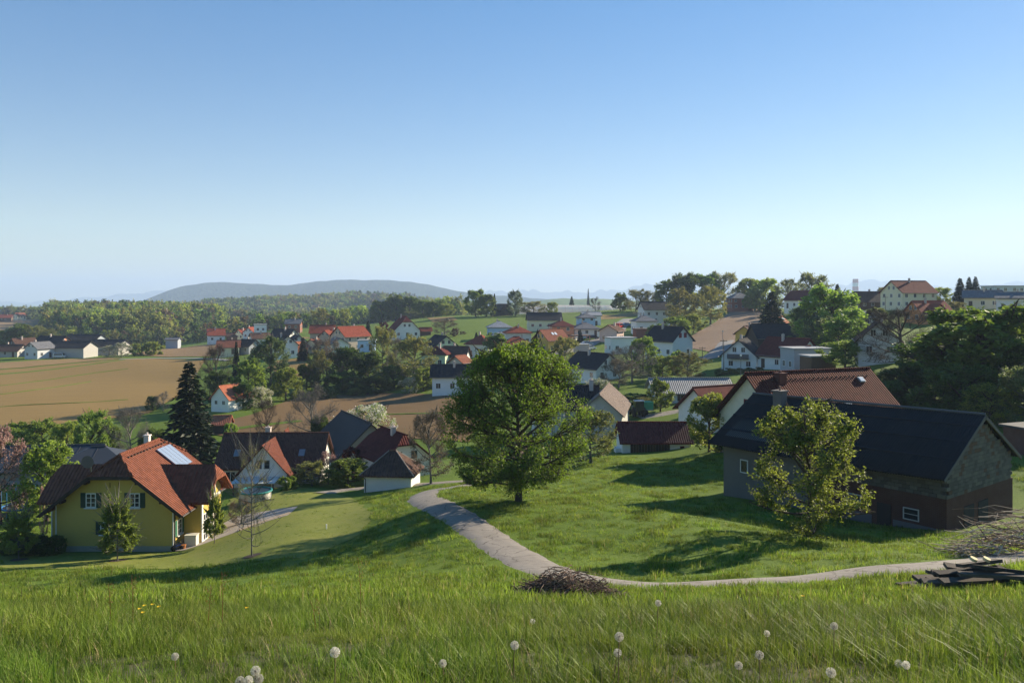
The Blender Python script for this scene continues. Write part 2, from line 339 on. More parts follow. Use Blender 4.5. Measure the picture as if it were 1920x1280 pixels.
# px, py, Y, L, W, H, rot, roof, pitch, wall, roofcolour, label, options
HT = [
 # farm at the far left edge of the fields
 (12, 668, 335, 14, 8, 2.6, 0, 'gable', 30, 'stone', 'brown', 'long low farm shed with dark roof at far left edge of the fields', {}),
 (44, 662, 350, 9, 8, 3.4, 60, 'gable', 38, 'wood', 'brown', 'brown timber barn with sunlit tan roof slope in the far left farm', {}),
 (75, 670, 322, 8, 7, 4.0, 70, 'gable', 32, 'lightgrey', 'grey', 'pale grey farmhouse with sunlit end wall in the far left farm', {}),
 (100, 664, 345, 13, 8, 5.0, 165, 'gable', 35, 'salmon', 'dark', 'farm building with orange end wall and dark roof in the far left farm', {}),
 (143, 668, 328, 13, 9, 4.0, 172, 'gable', 26, 'stone', 'dark', 'long grey cattle barn with low roof, nearer of two in the far farm', {'wn': 0}),
 (205, 662, 345, 15, 9, 3.6, 170, 'gable', 26, 'stone', 'dark', 'long dark barn behind blossoming trees at the far left farm', {'wn': 0}),
 (160, 656, 372, 16, 9, 5.0, 172, 'gable', 26, 'grey', 'dark', 'large dark barn roof rising behind the other far left farm barns', {'wn': 0}),
 (325, 647, 400, 6, 4, 3.0, 0, 'gable', 20, 'grey', 'grey', 'tiny grey field shed in front of the distant woods', {'wn': 0}),
 (12, 601, 800, 10, 8, 3.2, 20, 'gable', 35, 'wood', 'red', 'red roofed farmhouse on the far left hilltop field', {}),
 (37, 597, 850, 9, 8, 3.2, 60, 'gable', 35, 'cream', 'rust', 'small brown farmhouse on skyline of far left hilltop field', {}),
 # left part of the village
 (405, 640, 415, 8, 7, 3.6, 25, 'gable', 40, 'white', 'red', 'white house with bright red roof at the edge of the woods', {}),
 (437, 637, 425, 6, 5, 2.2, 10, 'gable', 30, 'wood', 'brown', 'tiny brown hut beside the red roofed house near woods', {'wn': 0}),
 (456, 636, 425, 6, 6, 3.0, 60, 'gable', 38, 'cream', 'red', 'small red roofed house left of the white cube house', {}),
 (470, 634, 420, 5, 6, 3.4, 80, 'gable', 38, 'white', 'red', 'narrow red roofed house adjoining the white cube house', {}),
 (488, 632, 415, 6, 6, 6.5, 20, 'flat', 0, 'white', 'lightgrey', 'white cube house with flat roof before the woods', {}),
 (429, 663, 300, 7.5, 6.5, 2.8, 15, 'gable', 34, 'cream', 'rust', 'cream bungalow with rust brown roof left of the grey trees', {}),
 (466, 662, 305, 7, 6, 3.0, 150, 'gable', 36, 'grey', 'dark', 'dark roofed grey cottage beside the cream bungalow', {}),
 (487, 652, 330, 7, 7, 4.2, 30, 'gable', 28, 'white', 'brown', 'white house with shallow brown roof behind tall willow', {}),
 (533, 645, 340, 10, 7, 3.6, 155, 'gable', 38, 'white', 'dark', 'long dark roof house with white gable to the right', {}),
 (532, 668, 275, 8, 7, 4.2, 125, 'gable', 40, 'white', 'dark', 'white gabled house with dark roof, nearest of the left cluster', {}),
 (556, 657, 300, 7, 6, 3.5, 120, 'gable', 36, 'white', 'dark', 'small white house with dark roof beside the dark fir', {}),
 (562, 662, 285, 4, 4, 2.6, 60, 'gable', 35, 'salmon', 'orange', 'little orange roofed outhouse next to dark fir', {'wn': 0}),
 (590, 660, 290, 4.5, 5, 3, 70, 'gable', 35, 'cream', 'rust', 'small cream gabled house right of the dark fir', {}),
 (551, 627, 420, 7.5, 7, 6.0, 5, 'gable', 30, 'brick', 'grey', 'unplastered red brick house with grey roof below the forest', {}),
 (605, 645, 320, 9, 8, 4.8, 8, 'gable', 34, 'beige', 'red', 'left wing of the red roofed row with its eaves to the front', {}),
 (622, 652, 308, 8, 6, 4.6, 65, 'gable', 36, 'beige', 'red', 'middle gabled section of the red roofed row', {}),
 (657, 656, 296, 11, 9, 5.4, 48, 'gable', 36, 'beige', 'red', 'large beige house with big red roof and gable to the left', {}),
 (632, 662, 265, 7, 6, 3.2, 118, 'gable', 32, 'white', 'grey', 'small white gabled house in front of the red roofed row', {}),
 (688, 656, 285, 6, 5, 3.4, 5, 'flat', 0, 'blue', 'lightgrey', 'low pale blue flat roofed annex beside the red roofed house', {}),
 (757, 632, 335, 11, 11, 3.0, 112, 'halfhip', 46, 'white', 'maroon', 'white house with huge steep dark brown roof below green slope', {}),
 (798, 630, 345, 4.6, 4, 2.4, 4, 'gable', 32, 'darkwood', 'red', 'little dark wooden hut with red roof on the green slope', {'wn': 0}),
 (942, 590, 470, 9, 9, 3.2, 130, 'gable', 34, 'darkwood', 'brown', 'dark brown barn half hidden among trees on the ridge', {'wn': 0}),
 # centre
 (826, 668, 252, 9, 7.5, 3.6, 118, 'gable', 38, 'palegreen', 'dark', 'pale green gabled house with dark roof behind the lower green one', {}),
 (818, 687, 232, 7, 6.5, 4.0, 170, 'hip', 30, 'palegreen', 'maroon', 'pale green house with maroon hip roof behind the yellow willow', {}),
 (855, 684, 236, 7, 6, 2.9, 168, 'gable', 40, 'white', 'brown', 'white cottage with brown roof just above the big tree', {}),
 (848, 733, 186, 9, 6, 3.9, 3, 'gable', 36, 'white', 'dark', 'white cottage with dark roof at the edge of ploughed field', {}),
 (863, 702, 205, 4, 4, 3.4, 60, 'gable', 35, 'stone', 'rust', 'brown little gabled outbuilding behind the white field cottage', {'wn': 0}),
 (902, 668, 256, 7.5, 7.5, 4.4, 160, 'hip', 34, 'white', 'red', 'white house with red hip roof above the big tree', {}),
 (968, 664, 262, 10, 8, 3.4, 8, 'hip', 30, 'white', 'red', 'red roofed white bungalow with timber porch behind the linden', {}),
 (936, 634, 312, 9, 8, 4.6, 5, 'hip', 26, 'blue', 'lightgrey', 'pale blue house with grey hip roof on the village slope', {}),
 (938, 640, 296, 5, 4, 2.6, 5, 'hip', 26, 'lightgrey', 'lightgrey', 'grey garage with hip roof in front of the pale blue house', {'wn': 0}),
 (970, 645, 285, 9, 7.5, 4.4, 6, 'hip', 26, 'lightgrey', 'red', 'pale house with red hip roof next to the yellow house', {}),
 (1020, 616, 342, 14, 8, 4.0, 4, 'gable', 34, 'cream', 'dark', 'long cream house with black roof highest on the green slope', {}),
 (1033, 660, 268, 9, 8, 4.4, 38, 'gable', 38, 'yellow', 'rust', 'bright yellow house with brown tiled roof and skylights', {'sky': 1}),
 (1052, 637, 298, 8, 8, 5.4, 8, 'hip', 26, 'salmon', 'maroon', 'salmon orange cube house with dark red hip roof', {}),
 (1088, 643, 285, 6, 6, 2.6, 5, 'flat', 0, 'salmon', 'brown', 'open flat roofed carport next to the salmon house', {'wn': 0}),
 (1096, 629, 302, 9.5, 8, 2.9, 8, 'hip', 26, 'white', 'grey', 'white bungalow with wide grey hip roof in the village middle', {}),
 (1098, 617, 330, 6.5, 7, 5.0, 6, 'hip', 24, 'blue', 'grey', 'light blue two storey house with grey hip roof', {}),
 (1108, 610, 350, 7.5, 7, 4.6, 4, 'gable', 20, 'white', 'lightgrey', 'white house with flat pitched grey roof and carport on slope', {}),
 (1147, 640, 284, 7, 6.5, 4.0, 62, 'gable', 30, 'pink', 'brown', 'pinkish gabled house behind the white box house', {}),
 (1163, 660, 248, 8, 6.5, 4.4, 12, 'flat', 0, 'white', 'lightgrey', 'white box house with flat sloping roof in the village middle', {}),
 (1207, 622, 305, 8, 7, 4.4, 8, 'hip', 26, 'white', 'grey', 'white house with grey hip roof above the brick annex', {}),
 (1204, 634, 284, 5.5, 5, 3.2, 5, 'flat', 0, 'brick', 'brown', 'red brick flat roofed annex below the white hip roof house', {'wn': 0}),
 (1224, 606, 345, 10.5, 9, 6.2, 10, 'gable', 34, 'lightgrey', 'dark', 'large pale two storey house with dark roof at the ridge road', {}),
 (1254, 668, 215, 9.5, 8, 4.6, 128, 'gable', 40, 'white', 'dark', 'white house with dark roof and dark red attic shutters', {'shut': (.25, .03, .03)}),
 (1113, 711, 186, 10, 8, 3.2, 128, 'gable', 36, 'white', 'dark', 'white house with black roof and three arched windows', {}),
 # right
 (1386, 580, 385, 10, 9, 5.6, 5, 'hip', 28, 'brick', 'grey', 'unplastered red brick house with grey hip roof above brown field', {}),
 (1502, 578, 320, 10, 8, 3.6, 118, 'gable', 40, 'white', 'maroon', 'white house with dark red roof among hilltop trees', {}),
 (1458, 627, 236, 7, 6.5, 3.0, 62, 'gable', 42, 'blue', 'orange', 'blue grey gabled house with orange roof beside the big dark spruce', {'sky': 1}),
 (1445, 652, 215, 10, 8, 3.0, 5, 'gable', 40, 'darkwood', 'dark', 'barn with broad black roof behind the white gabled house', {'wn': 0}),
 (1400, 643, 232, 6, 5, 3.0, 60, 'gable', 38, 'yellow', 'brown', 'small yellowish gabled house peeping over the white house roof', {}),
 (1393, 691, 190, 9, 8, 3.4, 62, 'gable', 42, 'white', 'dark', 'white gabled house with dark roof and wooden balcony', {'balc': 1}),
 (1478, 690, 182, 11, 8, 3.2, 122, 'gable', 42, 'white', 'maroon', 'dark brown roofed house with orange attic shutter', {'att': (.75, .2, .02)}),
 (1510, 695, 166, 8, 6, 4.6, 8, 'flat', 0, 'grey', 'lightgrey', 'modern grey and white cube house with flat roof', {}),
 (1533, 697, 156, 5, 4.5, 3.0, 8, 'flat', 0, 'wood', 'lightgrey', 'brown timber clad cube in front of the grey modern house', {'wn': 0}),
 (1608, 611, 240, 12, 9, 2.8, 172, 'hip', 22, 'white', 'lightgrey', 'white bungalow with pale hip roof on the right hillside', {}),
 (1625, 578, 290, 10, 8, 2.6, 8, 'gable', 40, 'wood', 'brown', 'house with broad brown roof on skyline left of the cream house', {}),
 (1703, 578, 266, 13.5, 10, 5.4, 16, 'gable', 36, 'cream', 'maroon', 'tall cream house with brown roof on the right skyline', {}),
 (1740, 604, 226, 10, 7, 3.0, 14, 'gable', 40, 'orange', 'red', 'orange brick house with red tiled roof on the right hillside', {'xg': 1}),
 (1842, 577, 250, 10, 8, 3.4, 150, 'gable', 26, 'warm', 'grey', 'sand coloured house with grey roof right of the three firs', {}),
 (1888, 564, 300, 15, 8, 5.4, 2, 'flat', 0, 'lightgrey', 'lightgrey', 'long modern grey block with flat roof on the right skyline', {}),
 (1903, 584, 228, 9, 7, 4.0, 150, 'gable', 22, 'white', 'grey', 'white house with lime green wall stripe at the right edge', {'stripe': 1}),
 (1645, 668, 150, 8, 7, 3.4, 70, 'gable', 42, 'lightgrey', 'brown', 'grey gabled house veiled by the bare branching tree', {}),
]
for h in HT: anchor(h[0], h[1] + 1, h[2])
# near buildings and other fixed points of the ground
for a in [(215, 1031, 63), (105, 1031, 63), (330, 1031, 63), (380, 1010, 67), (500, 912, 95), (640, 880, 108), (740, 892, 93), (735, 921, 82), (1225, 850, 94),
          (1145, 818, 115), (1295, 752, 140), (1357, 935, 65), (1775, 1000, 51.5), (1560, 965, 58), (1640, 975, 55), (972, 936, 60), (472, 1042, 52), (220, 1050, 58), (35, 1050, 60),
          (1900, 1047, 35.5), (1600, 1072, 34.5), (1400, 1092, 34), (1250, 1098, 33.8), (1120, 1090, 35), (1010, 1065, 39), (930, 1020, 46.5), (870, 975, 54.5), (810, 942, 63), (785, 930, 68), (820, 917, 75),
          (660, 917, 84), (740, 911, 86), (840, 904, 88), (470, 940, 80), (600, 960, 66), (640, 985, 60), (600, 1040, 50), (700, 925, 78), (1100, 890, 72), (1060, 945, 57), (1240, 960, 53), (1300, 870, 82), (1100, 860, 86),
          (355, 862, 105), (415, 805, 140), (435, 763, 172), (700, 800, 142), (560, 800, 142), (760, 742, 196), (560, 745, 190), (690, 735, 205), (300, 760, 190), (100, 800, 160), (100, 740, 205), (100, 690, 285), (330, 670, 300), (460, 640, 340),
          (1235, 775, 128), (1300, 640, 275), (1350, 615, 320), (1400, 584, 378), (1290, 650, 262), (1430, 600, 350), (1050, 588, 470), (870, 600, 430), (700, 615, 400), (800, 596, 480), (1830, 800, 92), (1900, 848, 76), (1850, 985, 53.5), (1905, 968, 56.5), (1990, 960, 58),
          (1850, 770, 100), (1700, 790, 85), (1500, 850, 82), (60, 880, 92), (190, 880, 96), (0, 985, 72), (1750, 700, 130)]:
    anchor(*a)
build_ground()

# ---- ground sheet
def ground_mat():
    m, nt, b = newmat('meadow_ground'); tc = nd(nt, 'ShaderNodeTexCoord'); v = tc.outputs['Object']
    n1 = noise(nt, v, .05, 6); n2 = noise(nt, v, .9, 6); n3 = noise(nt, v, 9, 4)
    c = ramp(nt, n2.outputs[0], [(.30, (.075, .125, .012)), (.5, (.110, .175, .018)), (.72, (.155, .205, .030))]).outputs[0]
    d = ramp(nt, n1.outputs[0], [(.35, (.065, .115, .014)), (.65, (.145, .185, .026))]).outputs[0]
    c = mixc(nt, .4, c, d); e = ramp(nt, n3.outputs[0], [(.3, (.05, .09, .009)), (.7, (.14, .20, .03))]).outputs[0]
    nt.links.new(mixc(nt, .45, c, e), b.inputs['Base Color']); b.inputs['Roughness'].default_value = .9; b.inputs['Specular IOR Level'].default_value = .1
    bump(nt, b, n3.outputs[0], .8, .12); return m
def lawn_mat():
    m, nt, b = newmat('mown_lawn'); tc = nd(nt, 'ShaderNodeTexCoord'); v = tc.outputs['Object']
    n1 = noise(nt, v, .35, 6); n3 = noise(nt, v, 14, 4)
    c = ramp(nt, n1.outputs[0], [(.3, (.14, .17, .028)), (.52, (.19, .205, .042)), (.75, (.26, .23, .07))]).outputs[0]
    e = ramp(nt, n3.outputs[0], [(.3, (.10, .13, .022)), (.7, (.24, .245, .06))]).outputs[0]
    n4 = noise(nt, v, 2.6, 5, .7); e2 = ramp(nt, n4.outputs[0], [(.32, (.075, .11, .018)), (.5, (.17, .19, .04)), (.7, (.27, .25, .075))]).outputs[0]; c = mixc(nt, .45, c, e2)
    nt.links.new(mixc(nt, .35, c, e), b.inputs['Base Color']); b.inputs['Roughness'].default_value = .95; b.inputs['Specular IOR Level'].default_value = .1
    bump(nt, b, n3.outputs[0], .5, .04); return m
def field_mat(name, col, ang, pitch=1.5, green=0.0):
    m, nt, b = newmat(name); tc = nd(nt, 'ShaderNodeTexCoord'); v = tc.outputs['Object']
    mp = nd(nt, 'ShaderNodeMapping'); mp.inputs['Rotation'].default_value = (0, 0, -ang); nt.links.new(v, mp.inputs[0])
    st = nd(nt, 'ShaderNodeMapping'); st.inputs['Scale'].default_value = (.02, .55, .3); nt.links.new(mp.outputs[0], st.inputs[0])
    n1 = noise(nt, st.outputs[0], 1.0, 5, .7); n2 = noise(nt, v, .03, 5); n3 = noise(nt, v, 2.2, 6, .7)
    c = mixc(nt, n1.outputs[0], sc(col, .62), sc(col, 1.4)); c = mixc(nt, .4, c, mixc(nt, n2.outputs[0], sc(col, .7), sc(col, 1.35)))
    c = mixc(nt, .4, c, mixc(nt, n3.outputs[0], sc(col, .45), sc(col, 1.55)))
    nt.links.new(c, b.inputs['Base Color']); b.inputs['Roughness'].default_value = .95; b.inputs['Specular IOR Level'].default_value = .1
    w = nd(nt, 'ShaderNodeTexWave', wave_type='BANDS', bands_direction='Y'); w.inputs['Scale'].default_value = 1 / pitch; w.inputs['Distortion'].default_value = 1.0
    nt.links.new(mp.outputs[0], w.inputs[0])
    add = nd(nt, 'ShaderNodeMath', operation='ADD'); nt.links.new(w.outputs['Fac'], add.inputs[0]); nt.links.new(n3.outputs[0], add.inputs[1])
    bump(nt, b, add.outputs[0], .6, .12); return m

X = US[None, :] * GW[:, None]
V = np.stack([X, np.repeat(GY[:, None], NU, 1), GZ], -1).reshape(-1, 3)
idx = np.arange(NS * NU).reshape(NS, NU)
Q = np.stack([idx[:-1, :-1], idx[:-1, 1:], idx[1:, 1:], idx[1:, :-1]], -1).reshape(-1, 4)
GM = ground_mat()
g = obj('ground', np_mesh('ground', V, [Q], GM, smooth=True)); tag(g, kind='structure')

def drape(name, pts, m, lift, step, kind='structure', rag=0.0):
    """a sheet with the outline pts (x, y) laid over the ground"""
    bm = bmesh.new()
    P2 = []
    n = len(pts)
    for k in range(n):
        a = Vector(pts[k][:2]); b = Vector(pts[(k + 1) % n][:2]); L = (b - a).length; c = max(1, int(L / step))
        for j in range(c):
            q = a.lerp(b, j / c)
            if rag: q = q + Vector((random.uniform(-rag, rag), random.uniform(-rag, rag)))
            P2.append(q)
    bm.faces.new([bm.verts.new((p.x, p.y, 0)) for p in P2])
    xs = [p.x for p in P2]; ys = [p.y for p in P2]
    for ax, lo, hi in ((0, min(xs), max(xs)), (1, min(ys), max(ys))):
        c = lo + step
        while c < hi:
            no = Vector((1, 0, 0)) if ax == 0 else Vector((0, 1, 0))
            bmesh.ops.bisect_plane(bm, geom=bm.faces[:] + bm.edges[:] + bm.verts[:], plane_co=no * c, plane_no=no); c += step
    bmesh.ops.triangulate(bm, faces=bm.faces[:])
    for v in bm.verts: v.co.z = ground(v.co.x, v.co.y) + lift
    for f in bm.faces:
        if f.normal.z < 0: f.normal_flip()
        f.smooth = True
    me = bpy.data.meshes.new(name); bm.to_mesh(me); bm.free(); me.materials.append(m)
    o = obj(name, me); tag(o, kind=kind); return o
def dpx(name, pxs, m, lift, step, **k):
    return drape(name, [hit(*p)[:2] if len(p) == 2 else P(p[0], 0, p[2])[:2] for p in pxs], m, lift, step, **k)

def strip_pts(line, w):
    """outline of a band of width w along a line of (x, y)"""
    L = [Vector(p[:2]) for p in line]; D = []
    # smooth by Catmull-Rom
    S = []
    for k in range(len(L) - 1):
        p0 = L[max(k - 1, 0)]; p1 = L[k]; p2 = L[k + 1]; p3 = L[min(k + 2, len(L) - 1)]
        for j in range(10):
            t = j / 10
            S.append(.5 * ((2 * p1) + (p2 - p0) * t + (2 * p0 - 5 * p1 + 4 * p2 - p3) * t * t + (3 * p1 - p0 - 3 * p2 + p3) * t ** 3))
    S.append(L[-1]); return S
def road(name, line, w, m, lift=.04, verge=None):
    S = strip_pts(line, w); n = len(S); nw = 6
    V = []; 
    for k in range(n):
        d = (S[min(k + 1, n - 1)] - S[max(k - 1, 0)]).normalized(); q = Vector((-d.y, d.x))
        for j in range(nw + 1):
            p = S[k] + q * w * (j / nw - .5); cr = .05 * (1 - (2 * j / nw - 1) ** 2)
            if j in (0, nw): p = p + q * random.uniform(-.14, .14); cr = -.08
            V.append((p.x, p.y, ground(p.x, p.y) + lift + cr))
    i = np.arange(n * (nw + 1)).reshape(n, nw + 1)
    Q = np.stack([i[:-1, :-1], i[1:, :-1], i[1:, 1:], i[:-1, 1:]], -1).reshape(-1, 4)
    me = np_mesh(name, V, [Q[:, ::-1]], m, smooth=True); o = obj(name, me); tag(o, kind='structure'); return o, S

def asphalt():
    m, nt, b = newmat('worn_asphalt'); tc = nd(nt, 'ShaderNodeTexCoord'); v = tc.outputs['Object']
    n1 = noise(nt, v, .5, 6); n2 = noise(nt, v, 30, 3); n3 = noise(nt, v, 2.5, 5)
    c = ramp(nt, n1.outputs[0], [(.3, (.215, .188, .158)), (.7, (.305, .270, .228))]).outputs[0]
    c = mixc(nt, .3, c, ramp(nt, n2.outputs[0], [(.3, (.10, .09, .08)), (.7, (.32, .28, .25))]).outputs[0])
    c = mixc(nt, .25, c, ramp(nt, n3.outputs[0], [(.35, (.10, .088, .075)), (.6, (.25, .22, .19))]).outputs[0])
    vo = nd(nt, 'ShaderNodeTexVoronoi', feature='DISTANCE_TO_EDGE'); vo.inputs['Scale'].default_value = .45; wp = noise(nt, v, 1.5, 4); wv = nd(nt, 'ShaderNodeVectorMath', operation='ADD'); nt.links.new(v, wv.inputs[0]); nt.links.new(wp.outputs['Color'], wv.inputs[1]); nt.links.new(wv.outputs[0], vo.inputs['Vector'])
    ck = ramp(nt, vo.outputs['Distance'], [(0, (.35, .33, .3)), (.022, (1, 1, 1))]).outputs[0]; c = mixc(nt, 1.0, c, ck, 'MULTIPLY')
    nt.links.new(c, b.inputs['Base Color']); b.inputs['Roughness'].default_value = .9; bump(nt, b, n2.outputs[0], .3, .02); return m
ASPH = asphalt()

# ---- ploughed fields, lawn, lanes
BROWN = (.25, .165, .062); BROWN2 = (.17, .108, .052)
dpx('ploughed_field', [(-340, 700), (0, 694), (150, 681), (255, 672), (385, 676), (370, 700), (340, 740), (300, 762), (280, 775), (150, 792), (0, 806), (-340, 840)], field_mat('tilled_soil', BROWN, .12), .14, 6)
dpx('ploughed_field', [(-340, 690), (0, 680), (110, 674), (190, 671), (235, 672), (150, 679), (0, 692), (-340, 697)], field_mat('tilled_soil_pale', (.27, .18, .085), .12), .12, 6)
dpx('ploughed_field', [(245, 664), (300, 655), (380, 647), (470, 640), (560, 632), (590, 634), (480, 648), (400, 658), (395, 668), (300, 669)], field_mat('tilled_soil_far', (.25, .165, .085), .2), .14, 7)
dpx('ploughed_field', [(385, 812), (420, 790), (470, 778), (540, 752), (600, 742), (700, 736), (800, 739), (860, 742), (900, 775), (880, 830), (760, 822), (640, 815), (520, 812), (440, 822)], field_mat('tilled_soil_dark', BROWN2, -.1), .1, 3)
dpx('ploughed_field', [(585, 690), (560, 672), (520, 676), (500, 690), (540, 712), (575, 706)], field_mat('tilled_soil_mid', BROWN, .4), .1, 4)
dpx('ploughed_field', [(1281, 641), (1300, 628), (1340, 605), (1372, 584), (1420, 578), (1432, 600), (1425, 630), (1372, 648), (1330, 660), (1296, 654)], field_mat('tilled_soil_hill', (.235, .155, .10), .9), .12, 4)
dpx('ploughed_field', [(800, 596), (850, 594), (858, 600), (812, 604)], field_mat('tilled_soil_strip', BROWN, .3), .1, 5)
dpx('ploughed_field', [(1085, 592), (1150, 590), (1200, 585), (1198, 592), (1150, 598), (1090, 602)], field_mat('tilled_soil_ridge', BROWN, .3), .1, 5)
drape('ploughed_field', [P(-380, 0, 700)[:2], P(60, 0, 640)[:2], P(92, 0, 760)[:2], P(88, 0, 930)[:2], P(-60, 0, 1000)[:2], P(-380, 0, 1000)[:2]], field_mat('tilled_soil_hilltop', (.27, .18, .095), .2), .2, 16)
dpx('lawn', [(-420, 1062), (40, 1066), (250, 1066), (420, 1060), (560, 1046), (680, 1000), (700, 960), (660, 932), (600, 916), (520, 914), (430, 935), (418, 1000), (330, 1037), (100, 1037), (0, 1010), (-420, 1000)], lawn_mat(), .03, 1.2, rag=.25)
LANE = [hit(*p) for p in [(1985, 1033), (1900, 1047), (1750, 1062), (1600, 1074), (1430, 1090), (1250, 1098), (1130, 1091), (1020, 1066), (945, 1028), (885, 985), (830, 952), (793, 934), (806, 921), (850, 914), (930, 904)]]
LANE_O, LANE_S = road('lane', LANE, 2.75, ASPH, .05)
road('lane', [hit(*p) for p in [(600, 925), (650, 918), (720, 912), (800, 907), (880, 902), (1000, 893)]], 2.6, ASPH, .05)
road('lane', [hit(*p) for p in [(1195, 782), (1235, 777), (1275, 770), (1330, 765)]], 3.5, ASPH, .06)
road('village_road', [hit(*p) for p in [(965, 662), (1010, 664), (1060, 660), (1095, 650), (1115, 640), (1150, 628), (1165, 608), (1180, 598)]], 6, M('pale_road', (.22, .205, .19)), .16)
road('village_road', [hit(*p) for p in [(1312, 672), (1335, 668), (1352, 655), (1362, 640)]], 5, M('pale_road', (.22, .205, .19)), .16)
road('field_road', [hit(*p) for p in [(225, 674), (300, 672), (390, 673), (430, 676)]], 2.6, M('gravel_road', (.30, .28, .24)), .2)
# green baulks between the fields
def baulk(pts, w, h=.35):
    o, S = road('grass_verge', [hit(*p) for p in pts], w, GM, .22); return o
baulk([(-200, 715), (0, 702), (120, 690), (230, 675)], 3.2)
baulk([(-150, 738), (0, 724), (90, 713), (170, 701), (240, 692)], .9)
baulk([(-150, 752), (0, 740), (80, 730), (170, 716)], .6)
baulk([(-100, 776), (0, 764), (120, 757), (240, 750)], .5)
baulk([(700, 778), (760, 777), (830, 776)], 1.2)
baulk([(430, 806), (500, 797), (560, 790)], 2.5)

# ---- distant hills, as solid ridges with their own slopes
def ridge(name, Y, depth, prof, base, m, rough, seed, nx=260, ny=26):
    """prof: (px, py) skyline; a hill with a rounded cross-section of the given depth"""
    r = np.random.default_rng(seed)
    px = np.linspace(prof[0][0], prof[-1][0], nx); py = np.interp(px, [p[0] for p in prof], [p[1] for p in prof])
    k = np.ones(5) / 5; py = np.convolve(np.pad(py, 2, mode='edge'), k, 'valid')
    top = -(py - HZ) / F * Y
    V = []
    ph = r.uniform(0, 6, 12)
    for j in range(ny):
        t = j / (ny - 1) * 2 - 1
        shape = (1 - abs(t) ** 1.7)
        yy = Y + depth * t
        xx = (px - 960) / F * Y
        z = base + (top - base) * shape
        z = z + rough * shape * (np.sin(xx / depth * 9 + ph[0] + 3 * t) + .7 * np.sin(xx / depth * 21 + ph[1] - 5 * t) + .4 * np.sin(xx / depth * 47 + ph[2] + 9 * t)) * (abs(t) > .02)
        V.append(np.stack([xx, np.full(nx, yy), z], -1))
    V = np.concatenate(V); i = np.arange(nx * ny).reshape(ny, nx)
    Q = np.stack([i[:-1, :-1], i[:-1, 1:], i[1:, 1:], i[1:, :-1]], -1).reshape(-1, 4)
    o = obj(name, np_mesh(name, V, [Q], m, smooth=True)); tag(o, kind='structure'); return o, V.reshape(ny, nx, 3)
def wood_mat(name, c1, c2, scale):
    m, nt, b = newmat(name); tc = nd(nt, 'ShaderNodeTexCoord'); v = tc.outputs['Object']
    n1 = noise(nt, v, scale, 6, .7); n2 = noise(nt, v, scale * .12, 4)
    vo = nd(nt, 'ShaderNodeTexVoronoi'); vo.inputs['Scale'].default_value = scale * 2.2; nt.links.new(v, vo.inputs['Vector'])
    c = mixc(nt, n1.outputs[0], c1, c2); c = mixc(nt, .5, c, mixc(nt, n2.outputs[0], c1, c2))
    nt.links.new(c, b.inputs['Base Color']); b.inputs['Roughness'].default_value = 1; b.inputs['Specular IOR Level'].default_value = 0
    bump(nt, b, vo.outputs['Distance'], 1.0, 8 / max(scale * 20, 1)); return m
ridge('hill', 5200, 900, [(60, 600), (240, 585), (300, 570), (332, 557), (345, 546), (362, 533), (400, 529), (450, 531), (510, 534), (555, 533), (600, 527), (660, 525), (715, 524), (770, 528), (830, 540), (880, 549), (960, 556), (1080, 566), (1200, 580)], -80,
      wood_mat('wooded_hillside', (.010, .020, .008), (.040, .062, .018), .02), 2.5, 3, 420, 44)
ridge('hill', 13500, 900, [(-900, 575), (-300, 568), (60, 568), (130, 562), (230, 553), (300, 546), (380, 543), (470, 552), (560, 560), (760, 556), (860, 549), (980, 545), (1080, 548), (1150, 545), (1200, 536), (1240, 530), (1300, 536), (1420, 548), (1560, 536), (1640, 524), (1700, 530), (1780, 541), (1860, 534), (1920, 528), (2100, 534), (2500, 550)], -150,
      wood_mat('far_mountainside', (.03, .04, .03), (.05, .07, .04), .004), 20, 5, 420, 20)
ridge('hill', 2600, 500, [(900, 575), (980, 566), (1050, 561), (1110, 559), (1180, 562), (1260, 570), (1400, 580)], -60, GM, 2, 9, 120, 20)
